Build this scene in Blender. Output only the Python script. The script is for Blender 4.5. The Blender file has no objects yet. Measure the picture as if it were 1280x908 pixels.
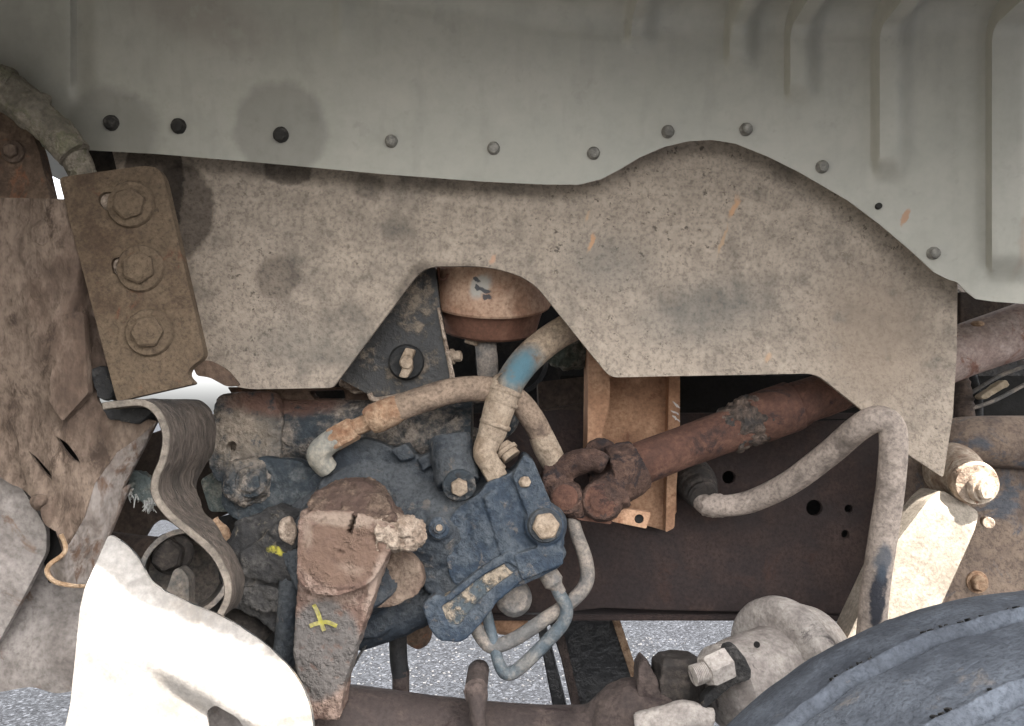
import bpy, bmesh, math, random
from mathutils import Vector, Matrix, noise
from mathutils.geometry import intersect_point_line
R = math.radians
random.seed(7)
sc = bpy.context.scene
COL = sc.collection

# ------------------------------------------------------------------ camera
F = 1065.0                       # focal length in photo pixels (1280 wide)
CAM = Vector((0.0, -1.1, 0.85))
PITCH = R(3.0)
cam = bpy.data.cameras.new('camera'); camo = bpy.data.objects.new('camera', cam)
COL.objects.link(camo); sc.camera = camo
cam.sensor_fit = 'HORIZONTAL'; cam.angle = 2*math.atan(640/F)
cam.clip_start = 0.01; cam.clip_end = 600
camo.location = CAM; camo.rotation_euler = (R(90)+PITCH, 0, 0)

# ------------------------------------------------------------------ light
SUN_DIR = Vector((0.50, -0.50, 1.0)).normalized()     # towards the sun
w = bpy.data.worlds.new('World'); sc.world = w; w.use_nodes = True
nt = w.node_tree; nt.nodes.clear()
sky = nt.nodes.new('ShaderNodeTexSky'); sky.sky_type = 'NISHITA'; sky.sun_disc = False
sky.sun_elevation = math.asin(SUN_DIR.z)
sky.sun_rotation = math.atan2(SUN_DIR.x, SUN_DIR.y)
sky.air_density = 1.0; sky.dust_density = 4.0; sky.ozone_density = 0.6
hs = nt.nodes.new('ShaderNodeHueSaturation'); hs.inputs['Saturation'].default_value = 0.18
bg = nt.nodes.new('ShaderNodeBackground'); bg.inputs['Strength'].default_value = 0.15
out = nt.nodes.new('ShaderNodeOutputWorld')
nt.links.new(sky.outputs[0], hs.inputs['Color']); nt.links.new(hs.outputs[0], bg.inputs[0])
nt.links.new(bg.outputs[0], out.inputs[0])
sl = bpy.data.lights.new('sun', 'SUN'); sl.energy = 3.2; sl.angle = R(0.5); sl.color = (1.0, 0.95, 0.88)
so = bpy.data.objects.new('sun', sl); COL.objects.link(so)
so.rotation_euler = SUN_DIR.to_track_quat('Z', 'Y').to_euler()
vs = sc.view_settings
vs.view_transform = 'Standard'; vs.look = 'None'; vs.gamma = 1.0; vs.use_curve_mapping = False
vs.exposure = 2.6
sc.cycles.max_bounces = 6; sc.cycles.diffuse_bounces = 4; sc.cycles.glossy_bounces = 2

# ------------------------------------------------------------------ helpers
CP, SP = math.cos(PITCH), math.sin(PITCH)
def P(px, py, y):
    u = (px-640.0)/F; v = -(py-454.0)/F
    d = Vector((u, CP - SP*v, SP + CP*v))
    return CAM + d*((y-CAM.y)/d.y)
def M(y): return (y-CAM.y)/F          # metres per photo pixel at depth y

def thing(name, label, cat, base, group=None):
    o = bpy.data.objects.new(name, None); COL.objects.link(o)
    o.location = base; o.empty_display_size = 0.02
    o['label'] = label; o['category'] = cat
    if group: o['group'] = group
    return o
def base_of(o):
    b = Vector((0, 0, 0))
    while o: b = b + o.location; o = o.parent
    return b
def obj(name, bm, m, parent=None, label=None, cat=None, group=None, kind=None, sharp=38, base=None):
    me = bm if isinstance(bm, bpy.types.Mesh) else bpy.data.meshes.new(name)
    if me is not bm:
        bmesh.ops.recalc_face_normals(bm, faces=bm.faces); bm.to_mesh(me); bm.free()
    if parent: b = base_of(parent)
    else:
        b = base
        if b is None:
            n = max(1, len(me.vertices)); b = Vector((0, 0, 0))
            for v in me.vertices: b += v.co
            b /= n
    me.transform(Matrix.Translation(-b))
    if len(me.polygons):
        me.polygons.foreach_set('use_smooth', [True]*len(me.polygons))
        me.set_sharp_from_angle(angle=R(sharp))
    o = bpy.data.objects.new(name, me); COL.objects.link(o)
    o.data.materials.append(m)
    if parent: o.parent = parent
    else: o.location = b
    if label: o['label'] = label
    if cat: o['category'] = cat
    if group: o['group'] = group
    if kind: o['kind'] = kind
    return o

def B(): return bmesh.new()
def circ(x, y, r, n=18): return [(x+r*math.cos(2*math.pi*k/n), y+r*math.sin(2*math.pi*k/n)) for k in range(n)]
def rnd(pts, r=0, n=5):
    """closed outline in px; (x,y) or (x,y,radius): round the corners"""
    out = []; N = len(pts)
    for i, p in enumerate(pts):
        rr = p[2] if len(p) > 2 else r
        c = Vector(p[:2]); a = Vector(pts[i-1][:2]); b = Vector(pts[(i+1) % N][:2])
        if rr <= 0: out.append((c.x, c.y)); continue
        la, lb = (a-c).length, (b-c).length
        pa = c+(a-c)*min(rr/la, .48); pb = c+(b-c)*min(rr/lb, .48)
        for k in range(n+1):
            t = k/n; q = pa*(1-t)**2 + c*2*t*(1-t) + pb*t*t
            out.append((q.x, q.y))
    return out
def sheet(bm, outline, y, thick, holes=(), cuts=0, yfun=None, bev=0.0012, warp=0.0):
    """plate drawn in px at depth y (number), grown +y by thick; yfun(px,py) adds depth"""
    t = bmesh.new(); edges = []
    for loop in [outline]+list(holes):
        vs_ = [t.verts.new((p[0], p[1], 0)) for p in loop]
        for i in range(len(vs_)): edges.append(t.edges.new((vs_[i-1], vs_[i])))
    bmesh.ops.triangle_fill(t, use_beauty=True, use_dissolve=False, edges=edges)
    if cuts:
        xs = [p[0] for p in outline]; ys = [p[1] for p in outline]
        for a, lo, hi in ((0, min(xs), max(xs)), (1, min(ys), max(ys))):
            k = math.floor(lo/cuts)*cuts+cuts*.37
            while k < hi:
                co = (k, 0, 0) if a == 0 else (0, k, 0); no = (1, 0, 0) if a == 0 else (0, 1, 0)
                bmesh.ops.bisect_plane(t, geom=t.verts[:]+t.edges[:]+t.faces[:], plane_co=co, plane_no=no, dist=0.01)
                k += cuts
    for v in t.verts:
        px, py = v.co.x, v.co.y
        yy = y + (yfun(px, py) if yfun else 0)
        if warp: yy += warp*noise.noise((px*.012, py*.012, y*10))
        v.co = P(px, py, yy)
    ret = bmesh.ops.extrude_face_region(t, geom=t.faces[:])
    nv = [g for g in ret['geom'] if isinstance(g, bmesh.types.BMVert)]
    bmesh.ops.translate(t, verts=nv, vec=(0, thick, 0))
    bmesh.ops.recalc_face_normals(t, faces=t.faces)
    if bev:
        es = [e for e in t.edges if len(e.link_faces) == 2 and e.calc_face_angle(0) > R(55)]
        bmesh.ops.bevel(t, geom=es, offset=bev, segments=2, affect='EDGES', clamp_overlap=True)
    merge(bm, t); return bm
def merge(bm, t):
    me = bpy.data.meshes.new('tmp'); t.to_mesh(me); t.free(); bm.from_mesh(me); bpy.data.meshes.remove(me)
def catmull(pts, n):
    out = []; N = len(pts)
    for i in range(N-1):
        p0 = pts[max(i-1, 0)]; p1 = pts[i]; p2 = pts[i+1]; p3 = pts[min(i+2, N-1)]
        for k in range(n):
            t = k/n
            out.append(tuple(0.5*(2*b+(c-a)*t+(2*a-5*b+4*c-d)*t*t+(3*b-a-3*c+d)*t**3) for a, b, c, d in zip(p0, p1, p2, p3)))
    out.append(tuple(pts[-1])); return out
def sweep(bm, cen, rad, seg=16, cap=True, rfun=None):
    T = []
    for i in range(len(cen)):
        T.append((cen[min(i+1, len(cen)-1)]-cen[max(i-1, 0)]).normalized())
    n = T[0].orthogonal().normalized(); rings = []; L = 0
    for i, c in enumerate(cen):
        if i:
            q = T[i-1].rotation_difference(T[i]); n = (q @ n); n = (n-T[i]*n.dot(T[i])).normalized(); L += (c-cen[i-1]).length
        b = T[i].cross(n); ring = []
        for k in range(seg):
            a = 2*math.pi*k/seg; r = rad[i]*(rfun(L, a) if rfun else 1)
            ring.append(bm.verts.new(c+(n*math.cos(a)+b*math.sin(a))*r))
        rings.append(ring)
    for i in range(len(rings)-1):
        for k in range(seg):
            bm.faces.new((rings[i][k], rings[i][(k+1) % seg], rings[i+1][(k+1) % seg], rings[i+1][k]))
    if cap: bm.faces.new(rings[0][::-1]); bm.faces.new(rings[-1])
    return bm
def tube(bm, pts, n=8, seg=16, rough=0.0, cap=True, rfun=None):
    """pts (px,py,y,rpx)"""
    q = catmull(pts, n) if n > 1 else pts
    cen = [P(a, b, c) for a, b, c, d in q]; rad = [d*M(c) for a, b, c, d in q]
    if rough and not rfun:
        s = random.random()*50
        rfun = lambda L, a: 1+rough*noise.noise((L*60+s, math.cos(a)*1.5, math.sin(a)*1.5))+rough*.6*noise.noise((L*200+s, math.cos(a)*4, math.sin(a)*4))
    return sweep(bm, cen, rad, seg, cap, rfun)
def lathe(bm, p0, p1, prof, seg=32, rfun=None):
    """prof [(t along p0->p1, radius m)]"""
    ax = (p1-p0); u = ax.normalized(); n = u.orthogonal().normalized(); b = u.cross(n); rings = []
    for t, r in prof:
        rings.append([bm.verts.new(p0+ax*t+(n*math.cos(2*math.pi*k/seg)+b*math.sin(2*math.pi*k/seg))*max(r, 1e-5)*(rfun(t, 2*math.pi*k/seg) if rfun else 1)) for k in range(seg)])
    for i in range(len(rings)-1):
        for k in range(seg):
            bm.faces.new((rings[i][k], rings[i][(k+1) % seg], rings[i+1][(k+1) % seg], rings[i+1][k]))
    bm.faces.new(rings[0][::-1]); bm.faces.new(rings[-1])
    return bm
def cyl(bm, p0, p1, r, c=0.1, seg=28):
    L = (p1-p0).length; k = min(c*r/L, .3)
    return lathe(bm, p0, p1, [(0, r*(1-c)), (k, r), (1-k, r), (1, r*(1-c))], seg)
def boxp(bm, p0, p1, wd, ht, up=Vector((0, 0, 1)), bev=0.002):
    """bar from p0 to p1, width wd across, height ht along up"""
    d = (p1-p0); u = d.normalized(); s = u.cross(up).normalized(); up2 = s.cross(u)
    t = bmesh.new()
    vv = [t.verts.new(q+s*a*wd/2+up2*b*ht/2) for q in (p0, p1) for a, b in ((-1, -1), (1, -1), (1, 1), (-1, 1))]
    for f in ((0, 1, 2, 3), (7, 6, 5, 4), (0, 4, 5, 1), (1, 5, 6, 2), (2, 6, 7, 3), (3, 7, 4, 0)): t.faces.new([vv[i] for i in f])
    if bev: bmesh.ops.bevel(t, geom=t.edges[:], offset=bev, segments=2, affect='EDGES', clamp_overlap=True)
    merge(bm, t); return bm
def cast(bm, voxel=0.003, smooth=4, lump=0.0, lscale=40, fine=0.0):
    """melt overlapping pieces into one casting"""
    bmesh.ops.recalc_face_normals(bm, faces=bm.faces)
    me = bpy.data.meshes.new('cast'); bm.to_mesh(me); bm.free()
    o = bpy.data.objects.new('cast', me); COL.objects.link(o)
    md = o.modifiers.new('r', 'REMESH'); md.mode = 'VOXEL'; md.voxel_size = voxel
    ms = o.modifiers.new('s', 'SMOOTH'); ms.iterations = smooth; ms.factor = .5
    dg = bpy.context.evaluated_depsgraph_get(); dg.update()
    me2 = bpy.data.meshes.new_from_object(o.evaluated_get(dg))
    bpy.data.objects.remove(o); bpy.data.meshes.remove(me)
    r = bmesh.new(); r.from_mesh(me2); bpy.data.meshes.remove(me2)
    if lump or fine:
        r.normal_update()
        for v in r.verts:
            k = lump*noise.noise(v.co*lscale)+lump*.5*noise.noise(v.co*lscale*2.3)+fine*noise.noise(v.co*lscale*6)
            v.co = v.co+v.normal*k
    return r
def bolt(parent, px, py, y, rpx, m, h=0.9, ax=(0, -1, 0), washer=1.5, wm=None, name='bolt', rot=None, mud=0.0):
    c = P(px, py, y); r = rpx*M(y); a = Vector(ax).normalized(); b = B()
    ph = random.random() if rot is None else rot
    n = a.orthogonal().normalized(); n = Matrix.Rotation(ph, 3, a) @ n; s = a.cross(n)
    rings = []
    for t, k in ((-.25, 1), (h*.82, 1), (h, .86)):
        ring = []
        for i in range(6):
            for d in ((-.5, .5) if True else ()):
                an = (i+.5+d*.86)*math.pi/3
                # points along the hexagon flats
                q = k
                ring.append(b.verts.new(c+a*t*r+(n*math.cos(an)+s*math.sin(an))*r*q))
        rings.append(ring)
    N = 12
    for i in range(2):
        for k in range(N): b.faces.new((rings[i][k], rings[i][(k+1) % N], rings[i+1][(k+1) % N], rings[i+1][k]))
    b.faces.new(rings[-1]); b.faces.new(rings[0][::-1])
    if mud:
        bmesh.ops.subdivide_edges(b, edges=b.edges[:], cuts=2, use_grid_fill=True)
        for v in b.verts: v.co += Vector((noise.noise(v.co*90), noise.noise(v.co*90+Vector((7, 0, 0))), noise.noise(v.co*90+Vector((0, 9, 0)))))*mud
    o = obj(name, b, m, parent, sharp=30)
    if washer:
        b = B(); wr = r*washer
        lathe(b, c+a*r*-.3, c+a*r*.22, [(0, wr), (.75, wr), (1, wr*.94), (1.0, r*.3)], 30)
        obj('washer', b, wm or m, o)
    return o

# ------------------------------------------------------------------ materials
def s2l(c): return tuple(((x/255)/12.92 if x/255 <= .04045 else ((x/255+.055)/1.055)**2.4) for x in c)
TONE = {'liner_plastic': (1.16, 1.13, 1.1), 'splash_rubber': (1.2, 1.17, 1.17), 'dusty_plate_steel': (.55, .53, .53), 'muddy_bracket_steel': (.97, .94, 1.0), 'grey_brown_flange': (.9, .9, .95),
        'grey_panel': (.93, .96, 1.05), 'dark_frame_steel': (.60, .54, .60), 'slate_cast_iron': (.48, .53, .60), 'blue_valve_casting': (.46, .55, .68), 'dusty_rubber_hose': (.76, .72, .74), 'tan_channel_steel': (1.25, 1.15, 1.12),
        'rusty_shaft': (.74, .60, .60), 'dusty_brake_can': (1.22, 1.27, 1.4), 'tyre_rubber': (1.35, 1.38, 1.40), 'tan_fittings': (.8, .78, .78), 'pale_bent_tube': (.85, .85, .9), 'slate_ear': (.6, .66, .72), 'caked_rubber_strap': (.85, .85, .88),
        'brown_drag_link': (.66, .68, .72), 'rusty_universal_joint': (.8, .7, .7), 'muddy_cross_tube': (.8, .8, .82), 'red_caked_mud': (.95, .88, .9), 'dark_caked_mud': (.75, .77, .82)}     # albedo trims
def rgba(c): return (c[0], c[1], c[2], 1)
def mat(name, base, dust=None, da=.5, rust=None, ra=.0, scale=9, rough=.85, bump=.35, fine=150, spots=(), up=0.0, speck=.25, spec=.3, metal=0.0, stretch=(1, 1, 1), grain=1.0, dcon=.10, streak=0.0, dfine=.55):
    """base colour with dust and rust lying on it; spots [(colour, (px,py,y), rx_px, rz_px, rot_deg, amount, edge)]"""
    k_ = TONE.get(name, (1, 1, 1)); tone = lambda c: c if c is None else tuple(a*b for a, b in zip(c, k_))
    base, dust, rust = tone(base), tone(dust), tone(rust)
    m = bpy.data.materials.new(name); m.use_nodes = True; t = m.node_tree; t.nodes.clear(); L = t.links.new
    def N(k, **kw):
        n = t.nodes.new('ShaderNode'+k)
        for a, b in kw.items(): setattr(n, a, b)
        return n
    o = N('OutputMaterial'); p = N('BsdfPrincipled'); L(p.outputs[0], o.inputs[0])
    geo = N('NewGeometry'); mp = N('Mapping'); L(geo.outputs['Position'], mp.inputs[0]); mp.inputs['Scale'].default_value = stretch
    off = random.uniform(-20, 20); mp.inputs['Location'].default_value = (off, off*.7, -off*.4)
    def nz(sv, det=6, ro=.6, dist=0.0):
        n = N('TexNoise'); n.inputs['Scale'].default_value = sv; n.inputs['Detail'].default_value = det
        n.inputs['Roughness'].default_value = ro; n.inputs['Distortion'].default_value = dist; L(mp.outputs[0], n.inputs['Vector']); return n.outputs['Fac']
    def math_(op, a, b=None, c=None, clamp=False):
        n = N('Math', operation=op); n.use_clamp = clamp
        for i, v in enumerate((a, b, c)):
            if v is None: continue
            if isinstance(v, (int, float)): n.inputs[i].default_value = v
            else: L(v, n.inputs[i])
        return n.outputs[0]
    def rng(v, a, b, c=0, d=1, smooth=True):
        n = N('MapRange'); n.interpolation_type = 'SMOOTHSTEP' if smooth else 'LINEAR'
        L(v, n.inputs[0]); n.inputs[1].default_value = a; n.inputs[2].default_value = b; n.inputs[3].default_value = c; n.inputs[4].default_value = d
        return n.outputs[0]
    def mix(f, a, b, bt='MIX'):
        n = N('Mix', data_type='RGBA', blend_type=bt)
        if isinstance(f, (int, float)): n.inputs[0].default_value = f
        else: L(f, n.inputs[0])
        for i, v in ((6, a), (7, b)):
            if isinstance(v, tuple): n.inputs[i].default_value = rgba(v)
            else: L(v, n.inputs[i])
        return n.outputs[2]
    big = nz(scale, 5, .62, .3); mid = nz(scale*4.3, 4, .65); fin = nz(fine, 2, .7)
    col = base
    lv = .16*min(1, max(grain, .25)); lum = rng(mid, .3, .7, 1-lv, 1+lv, False)
    dsum = math_('ADD', math_('MULTIPLY', big, .62), math_('MULTIPLY', mid, .38))
    df = None
    if dust is not None:
        if up:
            sx = N('SeparateXYZ'); L(geo.outputs['Normal'], sx.inputs[0])
            dsum2 = math_('ADD', dsum, math_('MULTIPLY', sx.outputs[2], up))
        else: dsum2 = dsum
        thr = .5+.22*(.5-da)*2
        df = rng(dsum2, thr-dcon, thr+dcon)
        df = math_('MULTIPLY', df, rng(fin, .25, .55, dfine, 1), clamp=True)
        col = mix(df, col, dust)
    rf = None
    if rust is not None and ra:
        rn = nz(scale*2.1+1.7, 5, .72, .6)
        thr = .5+.2*(.5-ra)*2
        rf = rng(rn, thr-.06, thr+.06); col = mix(rf, col, rust)
    # fine tonal variation
    hsv = N('HueSaturation'); 
    if isinstance(col, tuple): hsv.inputs['Color'].default_value = rgba(col)
    else: L(col, hsv.inputs['Color'])
    L(math_('MULTIPLY', lum, rng(fin, .3, .7, 1-.2*grain, 1+.2*grain, False)), hsv.inputs['Value'])
    col = hsv.outputs[0]
    if speck:
        sp = nz(fine*.55, 3, .75); sf = rng(sp, .60, .68); col = mix(math_('MULTIPLY', math_('MULTIPLY', sf, rng(big, .40, .60, .12, 1.25)), speck, clamp=True), col, tuple(x*.28 for x in (base if dust is None else dust)))
    if streak:
        m2 = N('Mapping'); L(geo.outputs['Position'], m2.inputs[0]); m2.inputs['Scale'].default_value = (38, 38, 2.2)
        n = N('TexNoise'); n.inputs['Scale'].default_value = 1; n.inputs['Detail'].default_value = 5; L(m2.outputs[0], n.inputs['Vector'])
        col = mix(math_('MULTIPLY', rng(n.outputs['Fac'], .52, .68), streak), col, tuple(x*.45 for x in base))
    sg = None
    if spots:
        dn = N('TexNoise'); dn.inputs['Scale'].default_value = 45; dn.inputs['Detail'].default_value = 5; dn.inputs['Roughness'].default_value = .6
        L(geo.outputs['Position'], dn.inputs['Vector'])
        v1 = N('VectorMath', operation='SUBTRACT'); L(dn.outputs['Color'], v1.inputs[0]); v1.inputs[1].default_value = (.5, .5, .5)
        v2 = N('VectorMath', operation='SCALE'); L(v1.outputs[0], v2.inputs[0])
        v3 = N('VectorMath', operation='ADD'); L(geo.outputs['Position'], v3.inputs[0]); L(v2.outputs[0], v3.inputs[1])
        v2.inputs['Scale'].default_value = .018
        for (c, pp, rx, rz, rot, amt, edge) in spots:
            mm = N('Mapping', vector_type='TEXTURE'); L(v3.outputs[0], mm.inputs[0])
            mm.inputs['Location'].default_value = P(*pp); mm.inputs['Rotation'].default_value = (0, R(rot), 0)
            mm.inputs['Scale'].default_value = (rx*M(pp[2]), .25, rz*M(pp[2]))
            ln = N('VectorMath', operation='LENGTH'); L(mm.outputs[0], ln.inputs[0])
            f = math_('MULTIPLY', rng(ln.outputs['Value'], 1.0, 1.0-edge), amt)
            if c == 'wet_and_shade': 
                col = mix(f, col, (.30, .29, .29), 'MULTIPLY')
            else: col = mix(math_('MULTIPLY', f, rng(mid, .28, .46)), col, c)
    L(col, p.inputs['Base Color'])
    rv = rng(mid, .3, .7, rough-.12, min(1, rough+.1), False)
    if df is not None: rv = math_('ADD', math_('MULTIPLY', df, .18), rv, clamp=True)
    L(rv, p.inputs['Roughness'])
    p.inputs['Specular IOR Level'].default_value = spec
    p.inputs['Metallic'].default_value = metal
    h = math_('ADD', math_('MULTIPLY', fin, .5), math_('MULTIPLY', mid, 1.2))
    if df is not None: h = math_('ADD', h, math_('MULTIPLY', df, .7))
    if rf is not None: h = math_('ADD', h, math_('MULTIPLY', rf, .35))
    bn = N('Bump'); bn.inputs['Strength'].default_value = bump; bn.inputs['Distance'].default_value = .003; L(h, bn.inputs['Height']); L(bn.outputs[0], p.inputs['Normal'])
    return m

DUST = (.30, .245, .185); DUSTG = (.27, .25, .21); MUD = (.27, .17, .125); RUST = (.20, .095, .055)

# materials of the place
m_liner = mat('liner_plastic', (.31, .31, .268), (.355, .345, .308), .5, scale=5, rough=.5, bump=.05, fine=60, speck=.1, spec=.55, grain=.15, dcon=.3, streak=.12,
   spots=[('wet_and_shade', (352, 165, -.04), 66, 66, 0, .42, .22), ('wet_and_shade', (140, 165, -.04), 72, 64, 0, .45, .35), ('wet_and_shade', (0, 120, -.05), 150, 160, 0, .55, .9),  # last spot paints in shade on the deeper left end; first two are stains
          ((.20, .15, .125), (250, 20, -.06), 150, 60, 20, .35, .9), ((.42, .2, .09), (1139, 268, -.06), 5, 15, 10, .7, .5),
          ((.26, .15, .09), (1270, 300, -.05), 12, 60, 0, .35, .8)])
m_flap = mat('splash_rubber', (.10, .09, .077), (.295, .25, .20), .74, scale=7, rough=.9, bump=.5, fine=170, speck=.7, dcon=.17, grain=.7, dfine=.65,
   spots=[('wet_and_shade', (222, 262, 0), 48, 66, 0, .85, .16), ('wet_and_shade', (190, 230, 0), 40, 90, 0, .9, .1), ('wet_and_shade', (360, 208, 0), 36, 25, 0, .82, .2), ('wet_and_shade', (460, 233, 0), 24, 20, 0, .5, .35),  # second spot: damp edge plus painted shade of the slotted plate
          ('wet_and_shade', (345, 346, 0), 34, 34, 0, .55, .35), ('wet_and_shade', (560, 340, 0), 60, 14, 0, .5, .5), ('wet_and_shade', (515, 352, 0), 14, 40, 35, .6, .4),
          ((.10, .105, .10), (880, 390, 0), 140, 60, -10, .5, .9), ((.10, .105, .10), (760, 330, 0), 90, 60, 0, .4, .9),
          ((.26, .20, .15), (1100, 420, 0), 120, 140, 0, .6, .8), ((.10, .1, .09), (380, 430, 0), 130, 50, 0, .35, .9),
          ((.52, .30, .17), (739, 303, 0), 4, 16, 25, .9, .6), ((.52, .30, .17), (918, 258, 0), 5, 20, 22, .85, .6), ((.45, .3, .19), (903, 300, 0), 2.5, 26, 18, .8, .6),
          ((.5, .3, .2), (617, 325, 0), 5, 9, 5, .8, .6), ((.5, .32, .2), (963, 448, 0), 5, 10, 15, .7, .6), ((.5, .32, .2), (735, 270, 0), 2.5, 8, 15, .8, .6)])
m_plate = mat('dusty_plate_steel', (.13, .087, .055), (.20, .15, .10), .6, RUST, .08, scale=14, rough=.85, bump=.35, fine=220, speck=.3)
m_bracket = mat('muddy_bracket_steel', (.095, .066, .046), (.165, .127, .092), .55, (.062, .044, .031), .25, scale=9, rough=.9, bump=.75, fine=130, stretch=(1, 1, .55), speck=.3)
m_flange = mat('grey_brown_flange', (.15, .115, .09), (.235, .205, .175), .55, (.12, .075, .05), .3, scale=9, rough=.85, bump=.5, fine=130, stretch=(1, 1, .5))
m_rawedge = mat('raw_rusty_edge', (.30, .19, .11), (.38, .28, .19), .5, scale=25, rough=.9, bump=.5)
m_brown = mat('brown_bracket', (.085, .055, .04), (.15, .105, .075), .4, RUST, .2, scale=8, rough=.85, bump=.4)
m_greypan = mat('grey_panel', (.18, .15, .125), (.265, .23, .195), .6, (.17, .11, .075), .2, scale=6, rough=.8, bump=.25, fine=120, speck=.15)
m_white = mat('white_painted_steel', (.27, .25, .23), (.18, .16, .14), .46, scale=10, rough=.55, bump=.1, fine=150, speck=.1, dcon=.1)
m_blackseal = mat('dark_seal', (.03, .03, .03), DUST, .2, scale=15)
m_conduit = mat('dirty_conduit', (.13, .115, .09), (.23, .2, .16), .55, (.15, .14, .095), .3, scale=14, rough=.9, bump=.9, fine=160)
m_strap = mat('caked_rubber_strap', (.060, .050, .041), (.125, .10, .08), .5, scale=18, rough=.95, bump=1.0, fine=170, stretch=(1, 1.4, .5), speck=.5, dcon=.14)
m_strapedge = mat('strap_cut_edge', (.13, .11, .092), (.20, .17, .14), .5, scale=20, rough=.9, bump=.3)
m_gear = mat('slate_cast_iron', (.038, .046, .054), (.125, .122, .115), .48, (.22, .175, .135), .16, scale=16, rough=.72, bump=.6, fine=200, speck=.35, up=.24, spec=.45, dcon=.12)
m_gearblue = mat('blue_valve_casting', (.050, .066, .082), (.150, .147, .138), .48, (.24, .185, .14), .20, scale=20, rough=.72, bump=.6, fine=210, speck=.4, up=.12, spec=.4, dcon=.10)
m_mount = mat('muddy_cross_tube', (.045, .055, .062), (.31, .26, .21), .46, (.05, .05, .05), .2, scale=18, rough=.85, bump=.9, fine=150, speck=.5, dcon=.1,
   spots=[((.30, .24, .18), (310, 545, .08), 70, 60, 0, .6, .8), ((.17, .09, .065), (360, 500, .1), 90, 26, 0, .8, .5)])
m_ear = mat('slate_ear', (.05, .058, .063), (.20, .185, .165), .42, (.14, .10, .075), .2, scale=12, rough=.85, bump=.7, fine=150, speck=.4)
m_mudbrown = mat('brown_dirt_film', (.12, .08, .06), (.22, .165, .125), .42, scale=9, rough=.95, bump=.7, fine=170, speck=.3)
m_pocket = mat('dirty_pocket', (.07, .085, .095), (.27, .22, .165), .52, scale=24, rough=.95, bump=1.0, fine=150, dcon=.05)
m_crust = mat('dark_brown_mud_crust', (.075, .048, .038), (.16, .115, .085), .36, scale=26, rough=.97, bump=1.0, fine=150, speck=.4)
m_mud = mat('red_caked_mud', (.135, .092, .070), (.24, .185, .145), .44, scale=15, rough=.97, bump=.9, fine=160, speck=.3, dcon=.05,
   spots=[((.14, .09, .066), (426, 692, -.08), 60, 44, 0, .9, .2), ((.28, .215, .17), (430, 650, -.08), 70, 13, 5, .85, .6), ((.25, .185, .145), (438, 712, -.08), 26, 11, 10, .6, .9), ((.25, .19, .15), (384, 670, -.08), 12, 26, 0, .7, .8), ((.34, .26, .21), (466, 730, -.08), 9, 60, 20, .7, .7), ((.115, .105, .098), (402, 812, -.06), 52, 66, 8, .95, .2)])
m_mudpale = mat('pale_caked_mud', (.21, .15, .11), (.36, .29, .23), .55, scale=22, rough=.97, bump=1.0, fine=150, speck=.4)
m_darkmud = mat('dark_caked_mud', (.038, .036, .034), (.105, .095, .083), .36, (.2, .165, .12), .1, scale=12, rough=.93, bump=.9, fine=150, speck=.3,
   spots=[((.45, .40, .06), (345, 688, -.02), 13, 5.5, 15, .95, .4)])
m_hose = mat('dusty_rubber_hose', (.16, .12, .09), (.34, .265, .19), .62, scale=14, rough=.9, bump=.4, fine=200, speck=.25)
m_hosepale = mat('pale_bent_tube', (.22, .18, .145), (.40, .33, .265), .68, scale=12, rough=.8, bump=.3, fine=200, speck=.2,
   spots=[((.022, .026, .036), (1092, 745, -.01), 11, 48, 3, .95, .35), ((.06, .075, .095), (1097, 700, -.015), 12, 30, 3, .8, .5), ((.13, .12, .10), (1115, 570, .06), 10, 20, 0, .5, .5)])
m_hoseblue = mat('blue_hose', (.16, .12, .09), (.33, .25, .175), .55, scale=14, rough=.8, bump=.35, fine=200,
   spots=[((.075, .16, .20), (651, 462, .03), 44, 30, -52, .95, .75)])
m_fit = mat('tan_fittings', (.30, .225, .155), (.42, .34, .255), .55, scale=18, rough=.75, bump=.35, fine=240)
m_fitpale = mat('pale_zinc_elbow', (.23, .225, .20), (.30, .27, .22), .5, scale=20, rough=.7, bump=.3)
m_fitrust = mat('rusty_fitting', (.25, .13, .075), (.34, .235, .155), .55, scale=20, rough=.9, bump=.6)
m_can = mat('brown_painted_canister', (.30, .165, .105), (.40, .27, .19), .5, scale=9, rough=.7, bump=.12, fine=160, speck=.12,
   spots=[((.42, .40, .36), (600, 360, .06), 15, 20, 40, .9, .4), ((.05, .055, .065), (596, 352, .06), 7, 3, 40, .9, .4), ((.05, .055, .065), (606, 366, .06), 9, 3.5, 30, .9, .4), ((.05, .055, .065), (598, 362, .06), 6, 2.5, 60, .9, .4), ((.05, .055, .065), (610, 374, .06), 6, 3, 20, .9, .4)])
m_canlow = mat('brown_canister_base', (.155, .075, .05), (.24, .135, .09), .35, scale=9, rough=.7, bump=.15)
m_black = mat('black_plastic', (.022, .021, .020), (.17, .135, .10), .40, scale=22, rough=.6, bump=.4, fine=160, dcon=.07, spec=.5)
m_rubber = mat('black_rubber', (.02, .02, .02), (.10, .09, .08), .3, scale=16, rough=.8)
m_shaft = mat('rusty_shaft', (.115, .070, .050), (.18, .115, .082), .5, (.06, .045, .04), .22, scale=9, rough=.88, bump=.5, fine=180)
m_joint = mat('rusty_universal_joint', (.080, .055, .044), (.145, .10, .075), .48, (.04, .035, .035), .28, scale=15, rough=.9, bump=.9, fine=160, speck=.4)
m_greasy = mat('greasy_collar', (.045, .04, .037), (.13, .095, .075), .45, scale=22, rough=.85, bump=1.0, fine=130)
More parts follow.
